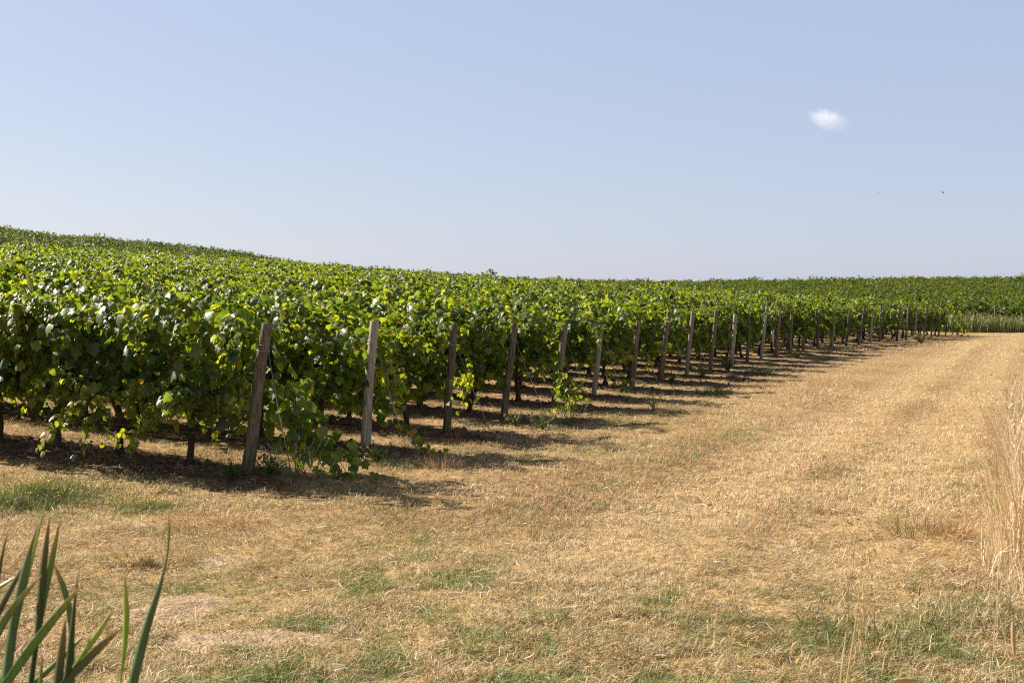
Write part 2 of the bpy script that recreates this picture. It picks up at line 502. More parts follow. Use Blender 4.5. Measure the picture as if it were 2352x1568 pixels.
# clods, twigs and leaf litter on the bare strips under the rows
def litter():
    parts = []
    x, y = scatter(30000, 9.5, 34, .47, 0)
    k = rng.random(len(x)) < soil_mask(x, y) * .9; x, y = x[k], y[k]; N = len(x)
    # lumps: bent octahedra
    t = np.array([[1, 0, 0], [0, 1, 0], [-1, 0, 0], [0, -1, 0], [0, 0, .8], [0, 0, -.6]], float)
    sz = rng.uniform(.008, .032, N) * (1 + (rng.random(N) < .06) * 1.2)
    v = t[None] * (sz[:, None] * (.6 + .8 * rng.random((N, 6))))[:, :, None]
    a = rng.uniform(0, 6.3, N); ca, sa = np.cos(a)[:, None], np.sin(a)[:, None]
    v = np.stack([v[..., 0] * ca - v[..., 1] * sa, v[..., 0] * sa + v[..., 1] * ca, v[..., 2]], -1)
    v += np.stack([x, y, H(x, y) + sz * .25], 1)[:, None]
    f = np.array([[0, 1, 4], [1, 2, 4], [2, 3, 4], [3, 0, 4], [1, 0, 5], [2, 1, 5], [3, 2, 5], [0, 3, 5]])
    lp = (np.arange(N)[:, None] * 6 + f.ravel()[None]).ravel()
    c = np.array([[.20, .125, .08], [.26, .165, .105], [.13, .085, .055]])[rng.integers(0, 3, N)]
    parts.append((v.reshape(-1, 3), lp, np.arange(N * 8) * 3, np.full(N * 8, 3), np.repeat(c, 6, 0)))
    x, y = scatter(9000, 5.6, 10, .45, 0)
    k = (rng.random(len(x)) < bare_mask(x, y)) & (x < 0); x, y = x[k], y[k]; N = len(x)
    sz = rng.uniform(.0015, .006, N) * (1 + (rng.random(N) < .06) * 1.0)
    v = t[None] * (sz[:, None] * (.6 + .8 * rng.random((N, 6))))[:, :, None] + np.stack([x, y, H(x, y) + sz * .25], 1)[:, None]
    lp = (np.arange(N)[:, None] * 6 + f.ravel()[None]).ravel()
    c = np.array([[.44, .31, .19], [.50, .36, .23], [.26, .175, .11]])[rng.integers(0, 3, N)]
    parts.append((v.reshape(-1, 3), lp, np.arange(N * 8) * 3, np.full(N * 8, 3), np.repeat(c, 6, 0)))
    return parts
V, LP, ST, TT, C = join(litter())
o = obj('soil_clods', mesh_from('soil_clods', V, LP, ST, TT, C, [M_GROUND], smooth=False))
tag(o, 'brown lumps of dry soil along the vine rows and on bare patches', 'soil', kind='stuff')
x, y = scatter(26000, 9.5, 40, .47, 0)
k = rng.random(len(x)) < soil_mask(x, y) * .8 + .03; x, y = x[k], y[k]; N = len(x)
cc = np.array([[.30, .19, .10], [.42, .29, .16], [.12, .07, .045], [.36, .16, .06], [.5, .38, .25]])[rng.integers(0, 5, N)]
V, LP, ST, TT, C = blades5(x, y, H(x, y) + rng.uniform(.004, .03, N), rng.uniform(.05, .16, N), rng.uniform(.006, .03, N) * rng.random(N) + .005, rng.uniform(0, 6.3, N),
                           rng.uniform(-.05, .4, N), rng.uniform(-.3, .6, N), cc)
o = obj('leaf_litter', mesh_from('leaf_litter', V, LP, ST, TT, C, [M_GRASS]))
tag(o, 'dry fallen leaves and twigs scattered under the vines', 'litter', kind='stuff')

# ------------------------------------------------------------------ vine leaves
half = [(.0, .0), (.17, -.13), (.40, -.05), (.52, .22), (.37, .36), (.47, .60), (.25, .66), (.0, 1.0)]
outl = half + [(-a, b) for a, b in half[-2:0:-1]]
def leaf_tmpl(outline, cen, fold, droop, ripple):
    pts = [cen] + outline
    v = []
    for i, (a, b) in enumerate(pts):
        z = fold * abs(a) * 1.0 - droop * (b * b) + (ripple * (1 if i % 2 else -1) if i else 0.02)
        v.append((a, b, z))
    nO = len(outline)
    f = [(0, 1 + i, 1 + (i + 1) % nO) for i in range(nO)]
    return np.array(v, float), np.array(f)
TM = [leaf_tmpl(outl, (0, .33), -.35, .25, .03), leaf_tmpl(outl, (0, .33), .30, .35, -.035), leaf_tmpl(outl, (0, .3), -.15, .5, .05),
      leaf_tmpl(outl, (0, .35), -.75, .3, .03)]
half2 = [(0, 0), (.48, .1), (.40, .62), (0, 1)]
out2 = half2 + [(-a, b) for a, b in half2[-2:0:-1]]
T_MID = [leaf_tmpl(out2, (0, .35), -.35, .3, 0), leaf_tmpl(out2, (0, .35), .25, .4, 0)]
T_FAR = [(np.array([[0, 0, 0], [.5, .45, -.12], [0, 1, -.25], [-.5, .45, -.12]], float), np.array([[0, 1, 2], [0, 2, 3]]))]

def leaves_mesh_arrays(pos, side, tip, nor, size, tint, tmpls):
    parts = []
    which = np.arange(len(pos)) % len(tmpls)
    for q, (tv, tf) in enumerate(tmpls):
        m_ = which == q
        if not m_.any(): continue
        P, A, B, C_, s, c = pos[m_], side[m_], tip[m_], nor[m_], size[m_], tint[m_]
        N, K = len(P), len(tv)
        v = (tv[None, :, 0, None] * A[:, None] + tv[None, :, 1, None] * B[:, None] + tv[None, :, 2, None] * C_[:, None]) * s[:, None, None] + P[:, None]
        lp = (np.arange(N)[:, None] * K + tf.ravel()[None]).ravel()
        F = N * len(tf)
        parts.append((v.reshape(-1, 3), lp, np.arange(F) * 3, np.full(F, 3), np.repeat(c, K, 0)))
    return join(parts)

def unit(a): return a / np.maximum(np.linalg.norm(a, axis=-1, keepdims=True), 1e-9)
def leaf_frames(nor, tip):
    nor = unit(nor); tip = unit(tip - nor * (tip * nor).sum(1, keepdims=True))
    return np.cross(tip, nor), tip, nor

def leaf_tints(N, young):
    g = np.array([[.049, .086, .016], [.072, .114, .018], [.035, .066, .016], [.102, .140, .020], [.140, .168, .022]])
    c = g[rng.choice(5, N, p=[.32, .27, .2, .13, .08])]
    c = c * (1 - young)[:, None] + np.array([.13, .165, .020]) * young[:, None]
    u = rng.random(N)
    c = np.where((u < .013)[:, None], [.17, .15, .02], c)
    c = np.where((u < .0018)[:, None], [.13, .035, .02], c)
    c = np.where((u < .0008)[:, None], [.10, .05, .03], c)
    return c * (.8 + .4 * rng.random(N))[:, None]

def make_crown(seed):
    """one vine's shoots: they rise from the cordon, arch over the wires and hang down both sides. local x runs along the row"""
    r = np.random.default_rng(seed)
    pos, nor, tip, size, young = [], [], [], [], []
    canes = []
    for sdx in range(25):
        x0 = r.uniform(-.52, .52); sy = 1 if sdx % 2 else -1
        p = np.array([x0, sy * .04, .74]); kind = r.random()
        if kind < .70: d = np.array([r.normal(0, .22), sy * abs(r.normal(.18, .16)), 1.0]); Lh = r.uniform(1.0, 1.85); up = 1.22 + r.uniform(-.15, .22)
        else: d = np.array([r.normal(0, .5), sy * r.uniform(.5, 1.0), .35]); Lh = r.uniform(.5, 1.0); up = .8
        d = d / np.linalg.norm(d); path = [p.copy()]; st = .055
        nst = int(Lh / st)
        for q in range(nst):
            if p[2] > up or q * st > 1.0:
                d = d + np.array([r.normal(0, .06), sy * .055, -.13 if p[2] > .9 else (-.05 if kind < .7 else -.10)])
            else: d = d + np.array([r.normal(0, .05), r.normal(0, .03) - .05 * (p[1] * 1.5), .03])
            d = d / np.linalg.norm(d); p = p + d * st
            if p[2] < .30: break
            p[1] = np.clip(p[1], -.70, .70)
            path.append(p.copy())
            lf = 2 if r.random() < .68 else 1
            for _ in range(lf):
                f = q / nst
                out = np.array([r.normal(0, .35), np.sign(p[1] + 1e-3) * (.4 + 1.1 * min(1, abs(p[1]) / .3)), r.normal(.1, .3)])
                hi = np.clip((p[2] - 1.25) / .5, 0, 1)
                nn = out / np.linalg.norm(out) * (1 - .55 * hi) + np.array([0, 0, .65 + .6 * hi]) + r.normal(0, .55, 3)
                tt = np.array([0, 0, -1.0]) * (1 - .45 * hi) + out * .45 + r.normal(0, .4, 3)
                off = unit(out[None] + r.normal(0, .5, (1, 3)))[0] * r.uniform(.03, .10)
                pos.append(p + off); nor.append(nn); tip.append(tt)
                tipy = max(0, (f - .72) / .28)
                size.append(r.uniform(.06, .128) * (1 - .55 * tipy)); young.append(tipy * .9)
        canes.append(path)
    # inner leaves that make the canopy dense
    for _ in range(150):
        z = r.uniform(.56, 1.70); wy = .16 + .22 * sstep(.6, 1.5, z)
        pp = np.array([r.uniform(-.55, .55), r.normal(0, wy), z])
        pos.append(pp); nor.append(np.array([r.normal(0, .4), np.sign(pp[1]) * .8, .6]) + r.normal(0, .35, 3))
        tip.append(np.array([r.normal(0, .4), np.sign(pp[1]) * .4, -1])); size.append(r.uniform(.10, .155)); young.append(0)
    # stray shoots poking above
    for _ in range(r.integers(2, 6)):
        p = np.array([r.uniform(-.5, .5), r.normal(0, .2), 1.48]); d = np.array([r.normal(0, .5), r.normal(0, .4), 1.]); d /= np.linalg.norm(d)
        path = [p.copy()]
        for q in range(int(r.integers(4, 10) + (5 if r.random() < .07 else 0))):
            d = d + np.array([r.normal(0, .12), r.normal(0, .12), -.06]); d /= np.linalg.norm(d); p = p + d * .05; path.append(p.copy())
            pos.append(p + r.normal(0, .014, 3)); nor.append(np.array([0, 0, .6]) + r.normal(0, .6, 3)); tip.append(r.normal(0, .6, 3) + np.array([0, 0, -.2]))
            size.append(max(.035, .10 - .007 * q)); young.append(min(1, .25 + q * .1))
        canes.append(path)
    pos = np.array(pos); size = np.array(size); young = np.array(young)
    A, B, Cn = leaf_frames(np.array(nor), np.array(tip))
    return dict(pos=pos, A=A, B=B, C=Cn, size=size, young=young, canes=canes)

NV = 9
CROWNS = [make_crown(100 + i) for i in range(NV)]
CROWN_ME, CANE_ME, TRUNK_ME = [], [], []
for i, c in enumerate(CROWNS):
    c['tint'] = leaf_tints(len(c['pos']), c['young'])
    V, LP, ST, TT, C = leaves_mesh_arrays(c['pos'], c['A'], c['B'], c['C'], c['size'], c['tint'], TM)
    CROWN_ME.append(mesh_from('crown', V, LP, ST, TT, C, [M_LEAF]))
    mb = MB()
    for path in c['canes']:
        if len(path) > 3:
            pp = path[::2]; mb.tube(pp, np.linspace(.006, .0025, len(pp)), 4, (.12, .085, .04), cap=False)
    CANE_ME.append(mb.mesh('canes', M_WEED))
    mb = MB(); r = random.Random(i + 5)
    lean, ly = r.uniform(-.09, .09), r.uniform(-.05, .05); zz = np.linspace(-.06, .76, 12); pts = []; rad = []
    for z in zz:
        pts.append((lean * 2 * z + .034 * math.sin(z * 8 + i * 1.7), ly * z + .025 * math.cos(z * 7 + i * 2), z))
        rad.append((.040 - .010 * max(0, z)) * r.uniform(.85, 1.2) + (.02 if z < .03 else 0) + (.012 if z > .7 else 0))
    mb.tube(pts, rad, 9, wob=.3)
    top = pts[-1]
    for sx in (-1, 1):
        arm = [(top[0] + sx * t * .5, top[1] + .02 * math.sin(t * 8 + i), top[2] - .02 + .04 * math.sin(t * 3)) for t in np.linspace(0, 1, 7)]
        mb.tube(arm, np.linspace(.034, .018, 7), 7, wob=.35)
    TRUNK_ME.append(mb.mesh('trunk', M_BARK))

# canes that have slipped off the wires and hang towards the ground
HANG_ME = []
for i in range(24):
    r = np.random.default_rng(500 + i); pos, nor, tip, size, yg = [], [], [], [], []
    for c_ in range(1):
        sy = 1 if (c_ + i) % 2 else -1
        p = np.array([r.uniform(-.5, .5), sy * r.uniform(.15, .4), r.uniform(.65, .95)]); d = np.array([r.normal(0, .7), sy * r.uniform(.2, .8), -.25]); d /= np.linalg.norm(d)
        zmin = r.uniform(.06, .42); bright = r.random() < .5
        for q in range(34):
            d = d + np.array([r.normal(0, .06), r.normal(0, .03), -.045]); d /= np.linalg.norm(d); p = p + d * .04
            if p[2] < zmin or abs(p[0]) > .8: break
            for _ in range(2 if r.random() < .6 else 1):
                pos.append(p + r.normal(0, .03, 3)); nor.append(np.array([0, sy * .6, .7]) + r.normal(0, .5, 3)); tip.append(np.array([0, sy * .3, -.9]) + r.normal(0, .45, 3))
                size.append(r.uniform(.06, .115) * (1 - .012 * q)); yg.append(min(1, q * .012 + (.45 if bright else 0)))
    A, B, Cn = leaf_frames(np.array(nor), np.array(tip))
    V, LP, ST, TT, C = leaves_mesh_arrays(np.array(pos), A, B, Cn, np.array(size), leaf_tints(len(pos), np.array(yg)), TM)
    HANG_ME.append(mesh_from('hanging_shoot', V, LP, ST, TT, C, [M_LEAF]))

# ------------------------------------------------------------------ where the vines stand
VINES = []                # (k, i, x, y, scale)
ROWANG = math.atan2(WD[1], WD[0])
for k in range(NR):
    i = 0
    s = .62 + rng.normal(0, .06)
    while True:
        px, py = ENDS[k] + WD * s
        if py > BACK_Y or px < -.95 * py: break
        VINES.append((k, i, px, py))
        i += 1; s += .92 + rng.normal(0, .05)
def in_frame(x, y): return abs(x) < .43 * y + .6
cand = [v for v in VINES if in_frame(v[2], v[3])]
cand.sort(key=lambda v: math.hypot(v[2], v[3]) * (.45 if v[1] < 4 else 1.0))
NEAR = cand[:298]
near_set = {(v[0], v[1]) for v in NEAR}
SPECIAL = {
    (0, 0): 'grapevine nearest the leaning front end post, with a dark trunk in brown soil',
    (0, 1): 'grapevine with a bright low shoot, between the first two dark trunks of the front row',
}
for n_, (k, i, px, py) in enumerate(NEAR):
    lab = SPECIAL.get((k, i)) or ('leafy green grapevine, %s in from the end post of the %s row from the front' % (ordinal(i + 1), ordinal(k + 1)))
    t = thing('grapevine', (px, py, float(H(px, py))), lab, 'grapevine', 'grapevines in the trellised rows', ROWANG + (math.pi if rng.random() < .5 else 0) + rng.normal(0, .06))
    v = int(rng.integers(0, NV))
    hs = (1.06 if k == 0 else 1.0) + rng.normal(0, .05) - (.06 if i == 0 else 0)
    c = obj('crown', CROWN_ME[v], t); c.scale = (1.05 if i else rng.uniform(1.0, 1.12), 1 + rng.normal(0, .10), hs)
    c.location = (0 if i else (1 if abs(t.rotation_euler.z - ROWANG) > 1.5 else -1) * rng.uniform(-.06, .10), 0, -.07 - (.03 if k == 0 else 0))
    q = obj('cane', CANE_ME[v], c)
    if i < 6 and k < 20 and rng.random() < (.95 if k < 2 else .6):
        for hk in rng.choice(24, 1 if i == 0 else (5 if k < 2 else 3), replace=False): obj('hanging_shoot', HANG_ME[int(hk)], t)
    r_ = obj('trunk', TRUNK_ME[int(rng.integers(0, NV))], t); r_.scale = (1, 1, hs); r_.rotation_euler = (0, 0, rng.uniform(-.5, .5) + (math.pi if rng.random() < .5 else 0))

# the rest of the vines, and the vines on both far hills, as one mass
def vine_mass(places, frac, grow, tmpls, shade_tint=(1, 1, 1)):  # last factor puts the shaded look of the far blocks into the leaf colour
    parts = []
    for (px, py, ang, hs) in places:
        c = CROWNS[int(rng.integers(0, NV))]; N = len(c['pos'])
        sel = rng.random(N) < frac
        if rng.random() < .5: ang += math.pi
        ca, sa = math.cos(ang), math.sin(ang); R = np.array([[ca, -sa, 0], [sa, ca, 0], [0, 0, 1.]])
        P = c['pos'][sel] * np.array([1.05, 1, hs]); z = float(H(px, py))
        parts.append((P @ R.T + np.array([px, py, z]), c['A'][sel] @ R.T, c['B'][sel] @ R.T, c['C'][sel] @ R.T, c['size'][sel] * grow, c['tint'][sel] * np.array(shade_tint)))
    A = [np.concatenate([p[j] for p in parts]) for j in range(6)]
    out = [leaves_mesh_arrays(*A, tmpls)]
    near = [(px, py) for (px, py, *_ ) in places if math.hypot(px, py) < 45]
    if near:                                        # stems under the nearer ones
        q = np.array(near); N = len(q); z = H(q[:, 0], q[:, 1]); ring = np.array([[1, 0], [0, 1], [-1, 0], [0, -1]]) * .035
        v = np.stack([np.concatenate([q[:, None] + ring[None], np.repeat((z + dz)[:, None, None], 4, 1)], 2) for dz in (-.05, .4, .85)], 1)
        v[:, 1, :, 0] += .03; v = v.reshape(-1, 3)
        f = np.array([[r * 4 + j, r * 4 + (j + 1) % 4, r * 4 + 4 + (j + 1) % 4, r * 4 + 4 + j] for r in range(2) for j in range(4)])
        out.append((v, (np.arange(N)[:, None] * 12 + f.ravel()[None]).ravel(), np.arange(N * 8) * 4, np.full(N * 8, 4), np.tile([.03, .022, .016], (N * 12, 1))))
    return join(out)
rest = [(x, y, ROWANG, .96 + rng.normal(0, .05)) for (k, i, x, y) in VINES if (k, i) not in near_set and abs(x) < .95 * y]
mass = [vine_mass(rest, .62, 1.25, T_MID)]
# the hill across the end of the track: rows run across the view
hill = []
Y = 85.0
while Y < 146:
    x = -.10 * Y if Y > 100 else 24.5
    while x < .5 * Y:
        yy = Y + .05 * x + rng.normal(0, .08)
        hill.append((x, yy, .05 + rng.normal(0, .08), 1.0 + rng.normal(0, .08))); x += .95
    Y += 2.5
n_near = len(mass[0][2])
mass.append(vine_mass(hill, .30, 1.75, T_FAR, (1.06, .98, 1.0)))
# the higher block to the left, beyond the crest
left = []
Y = 87.0
while Y < 152:
    x = -.75 * Y
    while x < -.10 * Y:
        if x < -.205 * Y or Y < 0: left.append((x, Y + rng.normal(0, .1), rng.normal(0, .1), 1.0 + rng.normal(0, .08)))
        x += .95
    Y += 2.6
# between them
Y = 86.0
while Y < 100:
    x = -.205 * Y
    while x < 24.0:
        left.append((x, Y, rng.normal(0, .1), .95)); x += .95
    Y += 2.6
Y = 100.0
while Y < 146:
    x = -.205 * Y
    while x < -.10 * Y:
        left.append((x, Y, rng.normal(0, .1), .95)); x += .95
    Y += 2.6
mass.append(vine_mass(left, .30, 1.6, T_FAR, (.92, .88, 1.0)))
V, LP, ST, TT, C = join(mass)
o = obj('vineyard_foliage', mesh_from('vineyard_foliage', V, LP, ST, TT, C, [M_LEAF, M_LEAF_HILL_SHADE], mat_idx=(np.arange(len(ST)) >= n_near).astype(int)))
tag(o, 'green vines covering the far slopes up to the skyline', 'vineyard', kind='stuff')

# ------------------------------------------------------------------ end posts
POST_LABEL = {
    0: 'thick leaning brown post with a long crack, in front of the nearest vine row',
    1: 'pale grey split post with a bare top, second end post from the cattails',
    2: 'dark post half hidden by leaves, third end post from the cattails',
    3: 'bare brown leaning post with wire round its top, fourth from the cattails',
    4: 'short reddish post under hanging leaves, fifth end post from the cattails',
    5: 'slim grey upright post standing clear of leaves, sixth end post from the cattails',
}
TOPS = {0: (612, 742), 1: (858, 737), 2: (1042, 745), 3: (1182, 742), 4: (1298, 770), 5: (1383, 728), 6: (1467, 738), 7: (1537, 715), 8: (1592, 715),
        9: (1646, 712), 10: (1690, 722), 11: (1722, 726), 12: (1762, 704), 13: (1792, 718), 14: (1820, 715), 15: (1850, 712), 16: (1877, 714), 17: (1918, 712), 18: (1952, 713)}
for k in range(NR):
    ex, ey = ENDS[k]; z = float(H(ex, ey))
    lab = POST_LABEL.get(k) or 'weathered grey wooden end post of the %s vine row from the front' % ordinal(k + 1)
    t = thing('wooden_post', (ex, ey, z), lab, 'post', 'end posts along the vineyard edge')
    if k in TOPS:
        tx, ty = TOPS[k]; q = at(tx, ty, ey - .1); lx = q[0] - ex; h = q[2] - z
        h = min(max(h, 1.35), 1.85)
    else: lx, h = .12 + rng.normal(0, .04), 1.55 + rng.normal(0, .05)
    ly = -.4 * lx
    rr = {0: .059, 1: .056, 2: .052, 3: .052, 4: .058, 5: .047}.get(k, .050 + rng.normal(0, .005))
    random.seed(k); mb = MB(); zs = np.linspace(-.15, h, 12)
    pts = [(lx * zz / h + .006 * math.sin(zz * 5 + k), ly * zz / h + .005 * math.cos(zz * 4 + k), zz) for zz in zs]
    rad = [rr * (1.12 - .2 * (zz + .15) / (h + .15)) for zz in zs]
    mb.tube(pts[:-1] + [tuple(np.array(pts[-1]) - (0, 0, .006)), pts[-1]], rad[:-1] + [rad[-1], rad[-1] * .88], 14, wob=.06)
    mb.build('post_shaft', M_POST_PALE if k in (1, 5, 8, 10, 12, 17, 20, 24) else M_POST, t)
    # stay wire to an anchor in the ground
    f = .82; a0 = np.array([lx * f, ly * f, h * f]); g = -WD * (.62 + rng.normal(0, .06)); gz = float(H(ex + g[0], ey + g[1])) - z - .03
    mb = MB(); a1 = np.array([g[0], g[1], gz])
    mb.tube([a0 + (rr * .8, 0, 0), a0 * .5 + a1 * .5 + (.01, 0, 0), a1], [.0045] * 3, 5)
    mb.build('stay_wire', M_WIRE, t)
    mb = MB()
    for q in range(3):
        zc = h * (f + .015 * q); cx, cy = lx * f, ly * f; ring = [(cx + (rr + .004) * math.cos(a), cy + (rr + .004) * math.sin(a), zc + .012 * math.sin(a + q)) for a in np.linspace(0, 6.28, 15)]
        mb.tube(ring, [.003] * 15, 4, cap=False)
    mb.build('wire_wrap', M_WIRE, t)
# posts standing inside the rows
for k in range(1, 16):
    px, py = ENDS[k] + WD * (4.9 if k != 1 else 3.1); z = float(H(px, py))
    if not in_frame(px, py): continue
    t = thing('line_post', (px, py, z), 'thin post inside the %s vine row, its foot showing under the leaves' % ordinal(k + 1), 'post', 'posts inside the vine rows')
    mb = MB(); mb.tube([(0, 0, -.1), (.005, 0, .8), (0, .01, 1.75)], [.036, .034, .032], 9, wob=.08); mb.build('post_shaft', M_POST, t)
    mb = MB(); mb.tube([(.04 * math.cos(a), .04 * math.sin(a), .74) for a in np.linspace(0, 6.28, 11)], [.003] * 11, 4, cap=False); mb.build('wire_wrap', M_WIRE, t)

# drip hoses and their carrying wire, one per row
for k in range(NR):
    ex, ey = ENDS[k]; smax = 0
    while True:
        smax += .5; px, py = ENDS[k] + WD * smax
        if py > BACK_Y or not in_frame(px, py) or smax > 24: break
    if smax < 2: continue
    t = thing('drip_hose', (ex, ey, float(H(ex, ey))), 'black irrigation hose sagging low along the %s vine row from the front' % ordinal(k + 1), 'hose', 'drip hoses along the vine rows')
    z0 = float(H(ex, ey)); pts = []; wp = []
    for s in np.arange(.0, smax, .115):
        px, py = ENDS[k] + WD * s; zt = float(H(*(ENDS[k] + WD * s)))
        zb = float(big(px, py))
        sag = .075 * abs(math.sin((s + .3 * k) * math.pi / .92 * .5)) ** 1.0 * (1 if vnoise(s * .6 + k * 7, 3.0) > .42 else .15)
        off = CR * .05
        pts.append((px - ex - off[0], py - ey - off[1], zb + .42 - sag - z0)); wp.append((px - ex - off[0], py - ey - off[1], zb + .435 - z0))
    mb = MB(); mb.tube(pts, [.0095] * len(pts), 6); mb.build('hose', M_HOSE, t)
    mb = MB(); mb.tube(wp[::4] + [wp[-1]], [.002] * len(wp[::4] + [wp[-1]]), 4); mb.build('carrying_wire', M_WIRE, t)

# ------------------------------------------------------------------ loose shoots that hang out of the rows
def hanging_shoot(points, label, nleaf=34, size=(.07, .13), young=.2, red=False, name='vine_shoot', width=.06, tip_small=True):
    P = np.array(points, float); base = P[0]
    seg = np.concatenate([[0], np.cumsum(np.linalg.norm(np.diff(P, axis=0), axis=1))]); T = seg[-1]
    def f(s): return np.array([np.interp(s, seg, P[:, j]) for j in range(3)]).T
    t = thing(name, tuple(base), label, 'vine shoot')
    mb = MB(); q = f(np.linspace(0, T, 12)) - base; mb.tube(q, np.linspace(.006, .003, 12), 5, (.14, .10, .04) if not red else (.16, .05, .03)); mb.build('stem', M_WEED, t)
    s = rng.uniform(0, T, nleaf); pos = f(s) - base + rng.normal(0, width, (nleaf, 3))
    nor = np.array([.1, -.7, .5]) + rng.normal(0, .5, (nleaf, 3)); tp = np.array([.1, -.2, -.9]) + rng.normal(0, .4, (nleaf, 3))
    A, B, Cn = leaf_frames(nor, tp); sz = rng.uniform(*size, nleaf) * (1 - (.5 * s / T if tip_small else 0))
    tint = leaf_tints(nleaf, np.clip(young + .5 * (s / T) - .2, 0, 1)) if not red else np.array([[.22, .028, .014], [.16, .03, .016], [.28, .06, .02]])[rng.integers(0, 3, nleaf)]
    V, LP, ST, TT, C = leaves_mesh_arrays(pos, A, B, Cn, sz, tint, TM)
    obj('leaves', mesh_from('leaves', V, LP, ST, TT, C, [M_LEAF]), t)
def PX(lst): return [at(x, y, Y) for x, y, Y in lst]
hanging_shoot(PX([(480, 890, 13.0), (430, 935, 12.75), (340, 975, 12.6), (240, 1012, 12.5)]), 'bright green shoot stretching low and left between the first two trunks of the front row', 60, (.06, .12), .75, width=.045)
hanging_shoot(PX([(480, 850, 13.1), (300, 890, 12.85), (195, 935, 12.8)]), 'bright horizontal shoot along the bottom of the front row leaves', 60, (.07, .12), .6, width=.06)
hanging_shoot(PX([(60, 900, 13.9), (120, 868, 13.45), (205, 872, 13.2)]), 'bright cluster of leaves low on the left part of the front row', 60, (.07, .12), .6, width=.08)
hanging_shoot(PX([(490, 910, 12.9), (530, 905, 12.7), (560, 940, 12.6)]), 'short bright shoot just left of the leaning front end post', 34, (.07, .11), .5, width=.06)
hanging_shoot(PX([(640, 870, 13.4), (700, 960, 13.2), (760, 1030, 13.0), (810, 1105, 12.7)]), 'dark leafy shoot drooping to the ground beside the leaning front end post', 100, (.08, .14), 0, width=.11, tip_small=False)
hanging_shoot(PX([(600, 880, 13.6), (650, 950, 13.4), (690, 1040, 13.2), (700, 1085, 13.1)]), 'dark hanging mass of leaves behind the stay wire of the front end post', 90, (.09, .15), 0, width=.13, tip_small=False)
hanging_shoot(PX([(860, 900, 15.3), (920, 970, 15.0), (965, 1010, 14.8), (1005, 1045, 14.5)]), 'dark shoot trailing right from the foot of the pale grey end post', 70, (.07, .13), .05, width=.07)
hanging_shoot(PX([(880, 820, 15.2), (905, 880, 15.1), (930, 940, 15.0)]), 'bright leafy shoot hanging right of the pale grey end post', 45, (.08, .13), .5, width=.06)
hanging_shoot(PX([(1270, 850, 21.2), (1300, 890, 20.9), (1335, 905, 20.6)]), 'green shoot reaching right from the reddish end post', 60, (.09, .14), .3, width=.10)
hanging_shoot(PX([(1285, 860, 21.2), (1295, 920, 20.9), (1275, 960, 20.6)]), 'green shoot hanging to the grass below the reddish end post', 70, (.09, .14), .2, width=.10)
hanging_shoot(PX([(1400, 850, 24), (1430, 875, 23.8), (1445, 895, 23.6)]), 'dark shoot trailing to the ground between two slim grey end posts', 36, (.08, .13), .1, width=.06)
hanging_shoot(PX([(1055, 850, 16.5), (1075, 890, 16.3), (1060, 930, 16.2)]), 'small bright shoot hanging right of the half hidden dark end post', 40, (.07, .12), .5, width=.07)
hanging_shoot(PX([(1535, 868, 28.3), (1540, 848, 28.3), (1552, 830, 28.3)]), 'red leaved shoot at the foot of the eighth end post', 30, (.04, .075), 0, True, width=.09)
hanging_shoot(PX([(1042, 1005, 16.6), (1040, 985, 16.6), (1038, 970, 16.6)]), 'single small red leaved sprig beside the half hidden dark end post', 5, (.045, .075), 0, True, width=.03)
hanging_shoot(PX([(2185, 715, 72), (2200, 740, 72), (2205, 765, 71.5)]), 'leafy shoot hanging to the ground at the farthest row end', 80, (.12, .2), .2, width=.3, tip_small=False)

# ------------------------------------------------------------------ weeds
def weed(px, py, hgt, spread, label, col, n=14, leaf=(.02, .045), spiky=False, name='weed'):
    g = ground_at(px, py)
    t = thing(name, tuple(g), label, 'weed', 'weeds along the row ends')
    mb = MB(); pos = []; tip = []
    for q in range(n):
        a = random.uniform(0, 6.28); sp = spread * random.random() ** .6; h = hgt * random.uniform(.55, 1)
        pts = [(math.cos(a) * sp * u ** 1.2, math.sin(a) * sp * u ** 1.2, h * (u - .12 * u * u)) for u in np.linspace(0, 1, 6)]
        mb.tube(pts, np.linspace(.0035, .0018, 6), 4, [c * 1.2 for c in col], cap=False)
        for _ in range(6 if not spiky else 6):
            u = random.uniform(.15, 1); pos.append([math.cos(a) * sp * u ** 1.2, math.sin(a) * sp * u ** 1.2, h * (u - .12 * u * u)])
        if spiky:
            e = np.array(pts[-1]); d = np.array([math.cos(a) * .5, math.sin(a) * .5, .8]); mb.tube([e, e + d * .05, e + d * .09], [.004, .007, .003], 6, (.26, .27, .16))
    pos = np.array(pos) + rng.normal(0, .012, (len(pos), 3)); N = len(pos); pos[:, 2] = np.abs(pos[:, 2])
    A, B, Cn = leaf_frames(np.array([0, -.2, .8]) + rng.normal(0, .5, (N, 3)), rng.normal(0, .7, (N, 3)))
    V, LP, ST, TT, C = leaves_mesh_arrays(pos, A, B, Cn, rng.uniform(*leaf, N) * (.75 if not spiky else .6), np.array(col) * (.7 + .6 * rng.random(N))[:, None], T_MID)
    mb.build('stems', M_WEED, t)
    obj('leaves', mesh_from('leaves', V, LP, ST, TT, C, [M_WEED]), t)
GRN = (.07, .12, .035); GRY = (.20, .22, .13); OLV = (.13, .15, .05)
weed(678, 1118, .40, .28, 'grey green bristly weed with pale spikes right of the front end post', GRY, 26, (.02, .04), True)
weed(740, 1125, .26, .14, 'small grey weed with two thin spikes beside the larger bristly weed', GRY, 8, (.02, .04), True)
weed(533, 1108, .22, .16, 'low leafy green weed at the left foot of the front end post', GRN, 26, (.025, .05))
weed(618, 1098, .30, .18, 'dark leafy weed just right of the foot of the front end post', GRN, 22, (.025, .05))
weed(868, 1068, .30, .22, 'wispy green weed at the foot of the pale grey end post', OLV, 36, (.02, .05))
